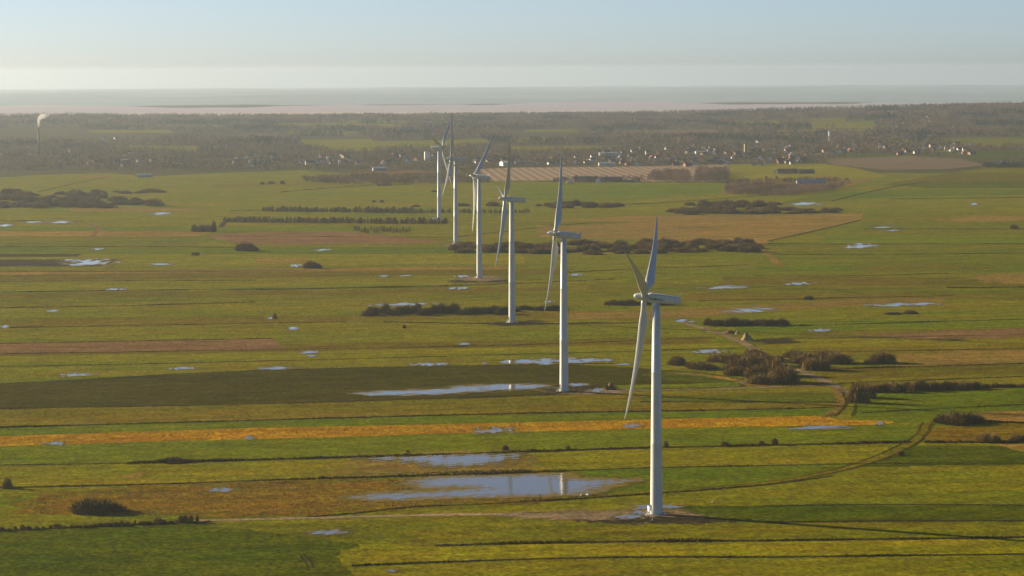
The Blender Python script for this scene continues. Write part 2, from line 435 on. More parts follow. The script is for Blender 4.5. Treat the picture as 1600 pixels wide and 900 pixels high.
def patch(name, px, mat, lvl, cell=None, thr=0.0, rag=1.0, sx=9.0, sy=4.0, seed=5):
    """ragged sheet: grid cells of the pixel polygon kept where shape plus noise is positive, so shorelines fray and islands stay"""
    P = np.array([pg(*q) for q in px]); c0 = P.mean(0)
    ca, sa = math.cos(0.175), math.sin(0.175)
    Rm = np.array([[ca, sa], [-sa, ca]])
    L = (P - c0) @ Rm.T
    lo, hi = L.min(0) - 3, L.max(0) + 3
    if cell is None: cell = max(0.45, min(1.4, (hi - lo).max() / 90))
    cx, cyy = cell * 1.0, cell * 0.9
    gx, gy = np.arange(lo[0], hi[0], cx), np.arange(lo[1], hi[1], cyy)
    U, W = np.meshgrid(gx, gy, indexing='ij')
    # signed distance to polygon (scaled by its short side)
    inside = np.zeros(U.shape, bool); dist = np.full(U.shape, 1e9)
    for a, b in zip(L, np.roll(L, -1, 0)):
        cond = ((a[1] > W) != (b[1] > W)) & (U < (b[0] - a[0]) * (W - a[1]) / (b[1] - a[1] + 1e-12) + a[0])
        inside ^= cond
        ab = b - a; tt = np.clip(((U - a[0]) * ab[0] + (W - a[1]) * ab[1]) / (ab @ ab + 1e-9), 0, 1)
        dist = np.minimum(dist, np.hypot(U - a[0] - tt * ab[0], W - a[1] - tt * ab[1]))
    half = max(dist[inside].max() if inside.any() else 1, 0.8)
    sdv = np.where(inside, dist, -dist) / half
    nz = make_noise(seed)
    f = sdv * 1.3 + rag * (0.32 * nz(U / sx, W / sy) + 0.18 * nz(U / sx * 3.1 + 9, W / sy * 3.3)) - thr
    wet = mat == 'water'
    keep = f > (-0.22 if wet else 0)
    ii, jj = np.nonzero(keep)
    if len(ii) == 0: return None
    corners = {}
    vs_, fs, wv = [], [], []
    def vid(i, j):
        k = (i, j)
        if k not in corners:
            q = np.array([lo[0] + (i - .5) * cx, lo[1] + (j - .5) * cyy]) @ Rm + c0
            corners[k] = len(vs_); wv.append(float(f[min(i, f.shape[0] - 1), min(j, f.shape[1] - 1)]))
            vs_.append((q[0], q[1], -(q[0] ** 2 + q[1] ** 2) / (2 * RE) + lvl * LV))
        return corners[k]
    # merge runs along i to keep the face count low
    for j in range(keep.shape[1]):
        i = 0
        while i < keep.shape[0]:
            if keep[i, j]:
                e = i
                while e + 1 < keep.shape[0] and keep[e + 1, j] and e - i < (0 if wet else 40): e += 1
                fs.append((vid(i, j), vid(e + 1, j), vid(e + 1, j + 1), vid(i, j + 1)))
                i = e + 1
            else: i += 1
    me = mesh(name, vs_, fs)
    if wet:
        me.attributes.new('wet', 'FLOAT', 'POINT').data.foreach_set('value', wv)
    return tag(link(name, me, M[mat]), kind='structure')

# ------------------------------------------------------------------ far fields and open land around the town
OPEN = []        # pixel polygons kept free of trees
def open_field(mat, px, lvl=1):
    OPEN.append(np.array(px, float)); field(mat, px, lvl, 3.0)
open_field('grass', [(470, 215), (575, 213), (585, 221), (690, 219), (760, 217), (770, 226), (640, 230), (560, 237), (510, 233), (470, 228)])
open_field('grass', [(795, 206), (905, 200), (935, 209), (900, 217), (800, 224)])
open_field('yellow', [(800, 229), (975, 227), (975, 231), (800, 237)])
open_field('grass', [(1030, 206), (1140, 206), (1140, 215), (1035, 214)])
open_field('olive', [(-60, 206), (120, 204), (250, 209), (400, 212), (470, 213), (465, 218), (300, 216), (160, 222), (-60, 222)])
open_field('grass', [(165, 227), (310, 228), (308, 237), (170, 230)])
open_field('grass', [(1375, 220), (1450, 217), (1510, 213), (1660, 215), (1660, 229), (1540, 228), (1450, 222), (1380, 223)])
open_field('ochre', [(1530, 226), (1570, 228), (1565, 231), (1540, 231)], 2)
open_field('grass', [(1450, 235), (1495, 232), (1490, 237), (1455, 238)])
open_field('deep', [(1300, 239), (1400, 241), (1660, 232), (1660, 243), (1560, 249), (1480, 243), (1310, 246)])
open_field('dull', [(1290, 248), (1420, 244), (1500, 248), (1540, 258), (1480, 264), (1380, 265), (1300, 257)])
open_field('olive', [(1540, 262), (1660, 262), (1660, 295), (1430, 293), (1380, 288), (1450, 276)])
open_field('grass', [(1500, 266), (1660, 264), (1660, 270), (1510, 270)], 2)
open_field('yellow', [(1140, 257), (1290, 256), (1340, 263), (1385, 275), (1370, 278), (1290, 280), (1140, 281)])
open_field('plough', [(748, 264), (800, 262), (1010, 260), (1090, 258), (1138, 257), (1138, 284), (1010, 284), (880, 281), (760, 283)])
open_field('ochre', [(1140, 283), (1300, 281), (1370, 280), (1330, 290), (1220, 305), (1140, 305)])
open_field('grass', [(-60, 282), (50, 274), (170, 270), (230, 276), (330, 271), (470, 266), (560, 272), (700, 275), (770, 283), (900, 284), (1135, 284),
                     (1135, 305), (1300, 300), (1450, 290), (1660, 290), (1660, 330), (-60, 330)])
open_field('brown', [(530, 270), (640, 266), (690, 268), (620, 272)], 2)
open_field('ochre', [(125, 276), (170, 275), (175, 278), (130, 279)], 2)
open_field('olive', [(330, 288), (500, 283), (700, 284), (690, 288), (480, 290), (340, 293)], 2)
open_field('yellow', [(1000, 312), (1120, 305), (1200, 302), (1190, 306), (1100, 311), (980, 320), (890, 322), (960, 318)], 2)
open_field('fresh', [(800, 288), (1130, 287), (1130, 300), (1000, 312), (900, 316), (800, 312)], 2)
open_field('fresh', [(1300, 302), (1420, 295), (1660, 297), (1660, 304), (1420, 306), (1330, 312), (1210, 318), (1260, 308)], 2)
open_field('deep', [(1380, 289), (1450, 284), (1660, 284), (1660, 294), (1450, 294)], 2)
cr_ = random.Random(5)
for _ in range(26):
    u0, v0, w0, h0 = cr_.uniform(-40, 1560), cr_.uniform(187, 211), cr_.uniform(50, 190), cr_.uniform(1.6, 4.2)
    OPEN.append(np.array([(u0, v0), (u0 + w0, v0 - cr_.uniform(-.8, 1.2)), (u0 + w0 * 1.05, v0 + h0), (u0 - w0 * .05, v0 + h0)], float))
    ring_ = resample([pg(*q) for q in list(map(tuple, OPEN[-1])) + [tuple(OPEN[-1][0])]], 60)
    fm_ = cr_.choice(['grass', 'olive', 'yellow', 'grass', 'dull'])
    me_ = mesh('clearing_field', [(x_, y_, float(gz(x_, y_)) + .5) for x_, y_ in ring_[:-1]], [tuple(range(len(ring_) - 1))[::-1]])
    bm_ = bmesh.new(); bm_.from_mesh(me_); bmesh.ops.triangulate(bm_, faces=bm_.faces); bmesh.ops.recalc_face_normals(bm_, faces=bm_.faces); bm_.to_mesh(me_); bm_.free()
    tag(link('clearing_field', me_, M[fm_]), kind='structure')
for px in ([(1190, 265), (1290, 262), (1290, 273), (1190, 273)], [(870, 270), (1000, 268), (1000, 287), (870, 287)]):
    OPEN.append(np.array(px, float))

# ------------------------------------------------------------------ field strips of the plain
lines = [(331, -.004), (345, -.004), (354, 0), (361, 0), (369, 0), (378, 0), (386, 0), (397, 0), (417, -.006), (425, -.011), (430, -.012), (439, -.012), (446, -.010), (452, -.011),
         (459, -.012), (467, -.014), (477, -.015), (488, -.012), (499, -.014), (511, -.016), (529, -.020), (546, -.018), (558, -.019), (568, -.022), (585, -.03)]
mats_l = ['grass', 'yellow', 'fresh', 'ochre', 'grass', 'grass', 'fresh', 'yellow', 'grass', 'ochre', 'olive', 'grass', 'yellow', 'grass', 'olive', 'grass', 'yellow', 'grass', 'olive', 'yellow', 'grass', 'olive', 'yellow', 'grass']
ends = [560, 700, 640, 330, 700, 310, 760, 820, 880, 790, 900, 860, 980, 800, 900, 1010, 960, 880, 1060, 1080, 1000, 1120, 1150, 1150]
for (ya, sa_), (yb, sb_), mt, ex in zip(lines[:-1], lines[1:], mats_l, ends):
    strip(mt, [(-60, ya), (300, ya + sa_ * 300), (ex, ya + sa_ * ex)], [(-60, yb), (300, yb + sb_ * 300), (ex + random.uniform(-25, 25), yb + sb_ * ex)])
lr = [(331, 0), (352, -.002), (366, .004), (380, 0), (394, .004), (410, 0), (423, .006), (433, .002), (445, .004), (458, 0), (470, -.004), (487, -.010), (503, -.010), (517, -.012), (530, -.012), (545, -.016),
      (560, -.02), (578, -.025), (596, -.03)]
mats_r = ['grass', 'grass', 'fresh', 'grass', 'grass', 'fresh', 'grass', 'olive', 'grass', 'olive', 'yellow', 'grass', 'fresh', 'olive', 'yellow', 'olive', 'ochre', 'olive']
starts = [1360, 1345, 1290, 1210, 1200, 1180, 1000, 1130, 920, 1080, 1000, 1060, 1140, 1250, 1190, 1260, 1400, 1290]
for (ya, sa_), (yb, sb_), mt, ex in zip(lr[:-1], lr[1:], mats_r, starts):
    strip(mt, [(ex, ya + sa_ * (ex - 1200)), (1400, ya + sa_ * 200), (1660, ya + sa_ * 460)], [(ex + random.uniform(-25, 25), yb + sb_ * (ex - 1200)), (1400, yb + sb_ * 200), (1660, yb + sb_ * 460)])
field('brown', [(315, 367), (400, 363), (540, 362), (590, 366), (650, 374), (700, 378), (640, 381), (400, 382), (345, 376)], 2)
field('ochre', [(165, 361), (320, 361), (320, 367), (160, 369)], 2)
field('ochre', [(110, 325), (300, 326), (320, 329), (200, 331), (110, 330)], 2)
field('mud', [(-60, 397), (130, 397), (120, 401), (-60, 402)], 2)
field('mud', [(-60, 406), (185, 405), (165, 415), (-60, 417)], 2)
field('ochre', [(400, 404), (480, 404), (478, 411), (400, 412)], 2)
field('brown', [(-60, 539), (0, 537), (400, 530), (425, 529), (445, 546), (400, 547), (0, 553), (-60, 555)], 2)
field('ochre', [(835, 346), (1000, 337), (1150, 336), (1350, 333), (1345, 343), (1290, 356), (1205, 375), (1190, 386), (1000, 374), (845, 371)], 2)
field('grass', [(800, 348), (900, 345), (985, 348), (890, 353), (800, 352)], 3)
field('ochre', [(870, 490), (1060, 484), (1200, 476), (1350, 467), (1480, 466), (1470, 472), (1300, 479), (1200, 487), (1060, 498), (880, 500)], 2)
patch('dry_reed_field', [(1470, 342), (1530, 337), (1600, 338), (1660, 339), (1660, 344), (1540, 347), (1480, 346)], 'ochre', 2, seed=31, sx=30, sy=12, cell=2.5)
patch('dry_reed_field', [(1500, 432), (1560, 428), (1660, 427), (1660, 446), (1560, 442)], 'ochre', 2, seed=32, sx=25, sy=12, cell=1.8)
patch('dry_reed_field', [(1340, 416), (1440, 412), (1540, 416), (1500, 422), (1360, 424)], 'olive', 2, seed=33, sx=25, sy=12, cell=1.8)
patch('dry_reed_field', [(1350, 525), (1480, 516), (1660, 512), (1660, 527), (1450, 531)], 'brown', 2, seed=34, sx=18, sy=9, cell=1.2, rag=1.3)
patch('dry_reed_field', [(1400, 556), (1500, 550), (1660, 546), (1660, 566), (1420, 566)], 'ochre', 2, seed=35, sx=18, sy=9, cell=1.2, rag=1.3)
patch('dry_reed_field', [(1490, 430), (1660, 395), (1660, 408), (1540, 415)], 'olive', 2, seed=36, sx=25, sy=12, cell=1.8)
# nearer half
strip('grass', [(-60, 589), (300, 577), (700, 569), (1150, 560)], [(-60, 604), (0, 600), (400, 578), (700, 572), (1150, 575)], 1)
strip('dark', [(-60, 604), (0, 600), (100, 595), (400, 578), (700, 572), (880, 569), (1000, 575), (1100, 585), (1165, 598)],
      [(-60, 641), (0, 639), (400, 632), (700, 622), (880, 616), (1000, 611), (1165, 605)], 2)
field('fresh', [(960, 602), (1080, 600), (1150, 597), (1160, 604), (1060, 607), (970, 608)], 3)
field('deep', [(1040, 578), (1100, 582), (1165, 592), (1150, 598), (1050, 596), (1000, 586)], 3)
strip('olive', [(-60, 641), (0, 639), (400, 632), (700, 622), (900, 616), (1100, 614), (1310, 612)], [(-60, 670), (0, 667), (400, 656), (800, 646), (1200, 640), (1320, 636)], 1)
strip('deep', [(1000, 620), (1300, 614)], [(1000, 628), (1310, 628)], 2)
strip('fresh', [(-60, 670), (0, 667), (400, 656), (800, 646), (1200, 640), (1320, 636)], [(-60, 684), (0, 682), (400, 669), (800, 661), (1200, 651.5), (1290, 650)], 1)
strip('orange', [(-60, 684), (0, 682), (400, 669), (800, 661), (1200, 651.5), (1285, 650), (1310, 656), (1395, 658)],
      [(-60, 699), (0, 697), (400, 686), (800, 675), (1200, 666), (1370, 664), (1395, 661)], 2)
strip('fresh', [(-60, 699), (0, 697), (400, 686), (800, 675), (1200, 666), (1370, 664), (1440, 664)], [(-60, 728), (0, 727), (400, 719), (800, 707), (1000, 700), (1200, 696), (1425, 690)], 1)
strip('yellow', [(-60, 728), (0, 727), (400, 719), (800, 707), (1000, 700), (1200, 696), (1400, 692)], [(-60, 764), (0, 762), (250, 757), (500, 748), (880, 736), (1040, 730), (1200, 727), (1360, 722)], 1)
strip('fresh', [(880, 736), (1040, 730), (1200, 727), (1360, 722)], [(880, 780), (1000, 771), (1200, 756), (1300, 741)], 1)
strip('deep', [(1430, 697), (1660, 697)], [(1340, 730), (1470, 727), (1660, 726)], 2)
field('ochre', [(1555, 694), (1660, 693), (1660, 709), (1600, 707)], 3)
strip('grass', [(1340, 730), (1660, 726)], [(1200, 760), (1350, 790), (1660, 790)], 1)
strip('deep', [(1060, 790), (1200, 791), (1350, 788), (1660, 790)], [(1060, 812), (1200, 816), (1430, 814), (1660, 814)], 1)
patch('marsh_field', [(30, 803), (60, 775), (250, 758), (520, 750), (655, 747), (670, 765), (850, 775), (850, 783), (700, 788), (520, 801), (360, 808), (250, 800)], 'marsh', 2, cell=1.0, seed=41, sx=22, sy=10, rag=0.8)
patch('dry_reed_field', [(560, 712), (700, 706), (815, 708), (815, 738), (640, 742), (520, 744)], 'ochre', 2, cell=0.8, seed=42, sx=14, sy=7, rag=1.2)
patch('dry_reed_field', [(185, 744), (230, 738), (215, 750)], 'ochre', 3, cell=0.5, seed=43)
field('deep', [(-60, 834), (0, 831), (150, 824), (310, 817), (330, 822), (460, 836), (560, 850), (520, 870), (560, 905), (580, 930), (-60, 930)], 1, 2.5)
strip('yellow', [(560, 850), (690, 855), (800, 851), (1200, 847), (1660, 841)], [(550, 884), (800, 874), (1000, 870), (1660, 865)], 1)
strip('grass', [(360, 824), (700, 806), (960, 820), (1060, 815), (1400, 815), (1660, 815)], [(560, 848), (690, 853), (800, 849), (1200, 845), (1660, 839)], 1)
field('ochre', [(1470, 648), (1530, 644), (1660, 640), (1660, 657), (1540, 660)], 2)
field('marsh', [(1460, 668), (1660, 661), (1660, 690), (1440, 690)], 2)
strip('fresh', [(1345, 615), (1480, 610), (1660, 604)], [(1330, 645), (1480, 640), (1660, 628)], 2)
strip('fresh', [(1340, 645), (1480, 640), (1660, 629)], [(1320, 658), (1450, 660), (1480, 648), (1660, 640)], 1)

# gravel pads, tracks
patch('gravel_ground', [(790, 803), (900, 798), (1000, 796), (1060, 797), (1110, 808), (1090, 817), (1000, 818), (920, 814), (840, 811), (770, 806)], 'sand', 3, cell=0.5, seed=51, rag=0.6)
patch('muddy_ground', [(1000, 806), (1110, 808), (1180, 812), (1100, 820), (960, 819), (900, 815)], 'mud', 4, cell=0.5, seed=52, thr=0.25)
patch('gravel_ground', [(845, 611), (900, 606), (960, 607), (1000, 610), (960, 615), (880, 617)], 'sand', 4, cell=0.6, seed=53, rag=0.6)
patch('muddy_ground', [(840, 606), (930, 603), (945, 607), (900, 616), (850, 618)], 'mud', 5, cell=0.6, seed=54, thr=0.3)
patch('gravel_ground', [(712, 437), (745, 431), (780, 432), (790, 437), (750, 440)], 'sand', 3, cell=0.9, seed=55, rag=0.6)
patch('gravel_ground', [(690, 383), (712, 379), (740, 381), (735, 385), (700, 386)], 'sand', 3, cell=1.2, seed=56, rag=0.6)
patch('muddy_ground', [(700, 438), (800, 436), (800, 441), (710, 442)], 'mud', 2, cell=0.9, seed=57)
patch('muddy_ground', [(760, 504), (840, 500), (850, 507), (780, 510)], 'mud', 2, cell=0.9, seed=58)
ribbon('farm_road', [(300, 814), (420, 811), (560, 808), (700, 804), (820, 803), (960, 806)], 5.0, 'sand', 2)
ribbon('farm_road', [(950, 611), (1100, 608), (1250, 604), (1290, 601), (1312, 606), (1322, 616)], 5.0, 'sand', 3)
ribbon('farm_road', [(1060, 502), (1100, 514), (1150, 530), (1178, 545), (1195, 560), (1240, 577), (1280, 592), (1308, 604)], 5.5, 'sand', 4)
ribbon('sandy_path', [(1190, 390), (1205, 402), (1218, 416)], 7.0, 'ochre', 3)
ribbon('sandy_path', [(1040, 582), (1100, 586), (1150, 594), (1175, 602), (1240, 604)], 7.0, 'ochre', 3)
for off in (-7, 7):
    ribbon('dirt_path', [(1322 + off * .8, 614), (1332 + off, 632), (1318 + off * 2, 650)], 1.4, 'dark', 3, 0.5)
    ribbon('dirt_path', [(1449 + off, 660), (1440 + off * 1.1, 682), (1398 + off * 2, 706), (1340 + off * 1.6, 728), (1255, 747 + off * .3), (1180, 757.5 + off * .25), (1110, 763 + off * .2), (1040, 769 + off * .15)], 1.1, 'dark', 4, 0.5)
ribbon('grass_path', [(1449, 660), (1440, 682), (1398, 706), (1340, 728), (1255, 747), (1180, 757.5), (1110, 763), (1040, 769), (900, 777), (800, 786)], 6.0, 'olive', 3)
ribbon('sandy_path', [(130, 348), (156, 356), (150, 364), (138, 374)], 5.0, 'brown', 3)
ribbon('sandy_path', [(186, 406), (175, 415), (163, 424)], 5.0, 'olive', 3)
ribbon('sandy_path', [(345, 355), (352, 345), (368, 340), (420, 338)], 6.0, 'mud', 3)
ribbon('dirt_path', [(466, 865), (478, 878), (482, 892)], 0.7, 'mud', 3, 0.3)
ribbon('dirt_path', [(474, 866), (486, 876), (490, 888)], 0.7, 'mud', 3, 0.3)

# ------------------------------------------------------------------ standing water
def pool(px, seed, thr=0.0, rag=1.0, lvl=5, name='puddle_water', **k):
    return patch(name, px, 'water', lvl, seed=seed, thr=thr, rag=rag, **k)
pool([(640, 750), (690, 745), (760, 743), (800, 741.5), (885, 740.5), (895, 748), (995, 750), (975, 755), (945, 762), (925, 770), (900, 774), (840, 776), (770, 778), (700, 779), (600, 783), (540, 779),
      (580, 771), (665, 768), (735, 763.5), (730, 762), (660, 764), (640, 757)], 3, 0.0, 0.32, 5, 'pond_water', cell=0.55)
pool([(560, 717), (640, 712), (730, 710), (815, 709), (815, 716), (760, 727), (690, 731), (640, 722)], 8, 0.12, 1.2, name='flood_water', cell=0.6)
pool([(550, 615), (600, 611), (690, 608), (720, 603), (790, 600), (860, 601), (850, 607), (760, 612), (680, 617), (580, 619)], 9, 0.05, 0.9, name='flood_water', cell=0.7, sx=20, sy=9)
PUD = [(765, 965, 560, 569), (640, 705, 567, 572), (400, 462, 573, 578.5), (90, 150, 583, 589), (262, 312, 573.5, 578), (466, 502, 548.5, 553), (478, 497, 555, 558), (714, 737, 536, 539.5),
       (68, 107, 690, 696), (382, 399, 681, 688), (733, 812, 668, 678.5), (974, 1004, 662, 669), (1368, 1382, 659, 665), (1230, 1330, 665, 672), (323, 372, 762, 770), (478, 548, 828, 837),
       (600, 624, 890, 895), (980, 1072, 788, 797), (955, 1012, 803, 812), (985, 1014, 798, 806), (1128, 1218, 481, 489.5), (1345, 1480, 473, 479.5), (1262, 1302, 514, 519), (1092, 1178, 446, 452),
       (1312, 1378, 380, 389), (1222, 1272, 441, 446), (92, 187, 404.5, 416), (90, 130, 405, 408), (228, 276, 411, 415), (75, 118, 345, 349.5), (30, 77, 345.5, 348.5), (-10, 26, 350.5, 354.5), (228, 273, 331.5, 336),
       (158, 202, 450.5, 454.5), (70, 97, 484, 488), (416, 432, 495, 499.5), (446, 470, 511, 516), (576, 690, 473, 478.5), (486, 522, 389, 392.5), (448, 477, 413, 417.5), (706, 738, 430, 434), (692, 742, 448.5, 453),
       (886, 914, 427.5, 431.5), (1056, 1076, 499, 504), (1228, 1287, 315.5, 321.5), (1513, 1532, 317, 321), (1083, 1132, 546, 552.5), (918, 948, 607, 613), (1156, 1170, 595, 601), (884, 922, 599, 604),
       (0, 16, 508, 514), (590, 610, 430, 433), (960, 990, 568, 571), (1360, 1400, 354, 357), (1380, 1410, 359, 361.5), (140, 165, 388, 391), (1075, 1090, 502, 504), (620, 650, 430, 432), (845, 870, 470, 473)]
for i, (x0, x1, y0, y1) in enumerate(PUD):
    xm, ym, hw, hh = (x0 + x1) / 2, (y0 + y1) / 2, (x1 - x0) / 2, (y1 - y0) / 2
    tl = (x1 - x0) * 0.012
    ring = [(xm + hw * 1.05 * math.cos(a), ym + hh * 1.05 * math.sin(a) - tl * math.cos(a)) for a in np.linspace(0, 2 * math.pi, 15)[:-1]]
    qa, qb, qc = pg(x0, ym), pg(x1, ym), (pg(xm, y0), pg(xm, y1))
    pool(ring, 60 + i, 0.34 if ym > 500 else 0.52, 1.5, sx=max(4, (qb[0] - qa[0]) / 3.5), sy=max(3, (qc[0][1] - qc[1][1]) / 2.6))

# ------------------------------------------------------------------ ditches: dark water strip and reed stalks
def stalks(pts, per_m, width, h, jit=0.5):
    """loose upright blade triangles along a world polyline"""
    p = np.array(pts); seg = np.hypot(*np.diff(p, axis=0).T); n = int(seg.sum() * per_m)
    s = rng.uniform(0, seg.sum(), n); cs = np.concatenate([[0], np.cumsum(seg)])
    X = np.interp(s, cs, p[:, 0]); Y = np.interp(s, cs, p[:, 1])
    amp = np.clip(0.62 + 0.34 * N1(X / 60, Y / 40) + 0.22 * N2(X / 9, Y / 9), 0.12, 1.5)
    X = X + rng.normal(0, width * .3, n) * .4; Y = Y + rng.normal(0, width * .5, n)
    return blades(X, Y, h * amp * rng.uniform(0.5, 1.15, n))

def blades(X, Y, hh, wid=0.42):
    n = len(X); a = rng.uniform(0, math.pi, n); w = wid * rng.uniform(.4, 1.1, n)
    Z = -(X * X + Y * Y) / (2 * RE) + 0.02
    lx, ly = rng.normal(0, .22, n) * hh, rng.normal(0, .22, n) * hh
    V = np.zeros((n, 3, 3))
    V[:, 0] = np.stack([X - np.cos(a) * w, Y - np.sin(a) * w, Z], -1)
    V[:, 1] = np.stack([X + np.cos(a) * w, Y + np.sin(a) * w, Z], -1)
    V[:, 2] = np.stack([X + lx, Y + ly, Z + hh], -1)
    return V, rng.uniform(0, 1, n)

def ditch(px, h=0.6, w=2.0, mat='ditch', dens=1.0, mud=True):
    p = smooth_line(px, 3.0)
    d = math.hypot(*p[len(p) // 2])
    V, t = stalks(p, min(26, 9 * w) * dens, w, h)
    tag(link('ditch_reeds', tri_mesh('ditch_reeds', V, t), M[mat]), 'dark reeds and rough grass lining a field ditch', 'reeds', 'ditches between the field strips', 'stuff')
    if mud: ribbon('ditch_ground', px, w * 1.2, 'mud', 4, 0.6)
E0, E1 = -60, 1660
for a in [
    ([(E0, 671), (0, 668), (400, 657), (800, 646), (1200, 640), (1315, 636)], .75, 2.2),
    ([(E0, 728), (0, 727), (200, 724)], .35, 1.5), ([(200, 724), (400, 719), (800, 707), (1000, 700), (1200, 696), (1422, 691)], 1.1, 2.6), ([(1445, 691), (1660, 691.5)], .9, 2.4),
    ([(500, 748), (640, 744), (800, 740), (885, 736)], 1.1, 2.4), ([(E0, 764), (0, 762), (250, 757), (400, 751), (500, 748)], .6, 1.8), ([(885, 736), (1040, 730), (1200, 728), (1350, 724), (1660, 724)], .45, 1.4),
    ([(480, 808), (560, 802), (640, 792), (800, 786), (1000, 773), (1040, 770), (1200, 758), (1300, 744)], .55, 1.4),
    ([(680, 853), (800, 849), (1000, 846), (1200, 845), (1400, 842), (1660, 839)], .85, 2.0), ([(550, 884), (800, 874), (1000, 870), (1200, 871), (1660, 865)], .5, 1.6),
    ([(1190, 791), (1350, 788), (1660, 790)], .4, 1.2), ([(1200, 816), (1350, 815), (1430, 814), (1660, 814)], .55, 1.6), ([(E0, 833), (0, 830), (150, 823), (330, 815)], .9, 2.0),
    ([(E0, 604), (0, 600), (100, 595), (400, 578), (700, 572), (960, 568)], .4, 1.6), ([(E0, 641), (0, 639), (400, 632), (880, 617)], .4, 1.6), ([(E0, 539), (0, 537), (425, 529)], .5, 1.8),
    ([(E0, 555), (0, 553), (445, 546), (800, 540), (1100, 528)], .4, 1.6), ([(E0, 574), (0, 573), (400, 565), (800, 554), (1150, 544)], .4, 1.5), ([(E0, 513), (100, 511), (400, 505), (540, 503)], .6, 2.0),
    ([(600, 503), (800, 507), (1000, 504)], .8, 2.2), ([(1000, 628), (1310, 629)], .5, 1.5), ([(1345, 645), (1480, 638), (1660, 629)], .5, 1.6), ([(1310, 599), (1500, 592), (1660, 586)], .5, 1.8),
    ([(1290, 577), (1500, 571), (1660, 566)], .7, 2.2), ([(1500, 655), (1560, 660), (1660, 663)], .9, 2.2), ([(1250, 550), (1330, 549), (1600, 545)], .5, 1.6), ([(1190, 530), (1330, 528), (1660, 522)], .4, 1.6),
    ([(E0, 424), (400, 424), (480, 422)], .6, 2.2), ([(400, 453), (560, 450), (800, 444), (960, 436)], .6, 2.2), ([(E0, 440), (400, 438)], .5, 2.0), ([(E0, 457), (400, 452), (700, 448)], .6, 2.2),
    ([(E0, 482), (200, 478), (400, 472)], .6, 2.2), ([(E0, 386), (200, 385), (390, 387)], .6, 2.2), ([(E0, 345), (130, 346)], .8, 3), ([(E0, 416), (160, 416)], .5, 2.2), ([(320, 369), (700, 371)], .5, 2.4),
    ([(700, 372), (900, 349), (985, 346)], .5, 2.6), ([(1200, 381), (1330, 382), (1600, 381)], .6, 2.4), ([(1180, 431), (1330, 432), (1480, 427)], .6, 2.2), ([(880, 426), (1000, 420), (1170, 414)], .6, 2.2),
    ([(1250, 509), (1450, 503), (1660, 497)], .5, 2.0), ([(1090, 470), (1300, 466), (1490, 462)], .6, 2.2), ([(1480, 450), (1660, 448)], .9, 3), ([(900, 322), (1000, 319), (1100, 312), (1200, 305)], .5, 3),
    ([(360, 330), (420, 328), (700, 331)], .8, 3), ([(60, 300), (110, 288), (170, 276)], .5, 2.5), ([(1200, 377), (1260, 364), (1345, 344)], .45, 2), ([(1300, 314), (1390, 292), (1450, 284)], .5, 3),
    ([(800, 283), (1000, 285), (1135, 285)], 1.2, 5), ([(440, 300), (560, 290), (640, 288)], .8, 4), ([(1390, 311), (1660, 308)], .7, 4), ([(1350, 358), (1660, 358)], .6, 3), ([(1200, 398), (1600, 396)], .5, 2.4)]:
    ditch(*a)
ditch([(570, 741), (700, 738), (800, 736), (830, 737)], .8, 2.2, 'dry', 0.8, False)
patch('dry_reed_field', [(1298, 606), (1320, 606), (1326, 628), (1312, 642), (1296, 652), (1284, 653), (1304, 636), (1306, 622)], 'ochre', 3, cell=.6, seed=44)
ditch([(1308, 606), (1316, 625), (1306, 640), (1292, 652)], .35, 4.5, 'dry', 0.3, False)
ditch([(1450, 690), (1560, 689), (1660, 688)], 1.0, 2.0, 'dry', 0.6, False)
ditch([(640, 792), (800, 784.5), (1000, 770)], .4, 1.2, 'dry', 0.5, False)
def reed_bed(px, n, h, mat, label):
    P = np.array([pg(*q) for q in px]); lo, hi = P.min(0), P.max(0)
    X, Y = rng.uniform(lo[0], hi[0], n * 3), rng.uniform(lo[1], hi[1], n * 3)
    ins = np.zeros(len(X), bool)
    for a, b in zip(P, np.roll(P, -1, 0)):
        ins ^= ((a[1] > Y) != (b[1] > Y)) & (X < (b[0] - a[0]) * (Y - a[1]) / (b[1] - a[1] + 1e-12) + a[0])
    k = ins & (N1(X / 11, Y / 7) + rng.normal(0, .8, len(X)) > -0.3)
    X, Y = X[k][:n], Y[k][:n]
    V, t = blades(X, Y, h * rng.uniform(.4, 1.1, len(X)), 0.22)
    tag(link('reed_vegetation', tri_mesh('reed_vegetation', V, t), M[mat]), label, 'reeds', kind='stuff')
reed_bed([(E0, 684), (0, 682), (400, 669), (800, 661), (1200, 651.5), (1285, 650), (1370, 664), (1200, 666), (800, 675), (400, 686), (0, 697), (E0, 699)], 42000, .45, 'orange_stalk', 'long strip of orange dry reeds crossing the green meadows')
reed_bed([(30, 803), (60, 775), (250, 758), (520, 750), (655, 748), (660, 765), (550, 778), (600, 784), (840, 779), (700, 788), (520, 801), (360, 808)], 16000, .4, 'dry', 'brown tussocks over the marsh around the round bush')

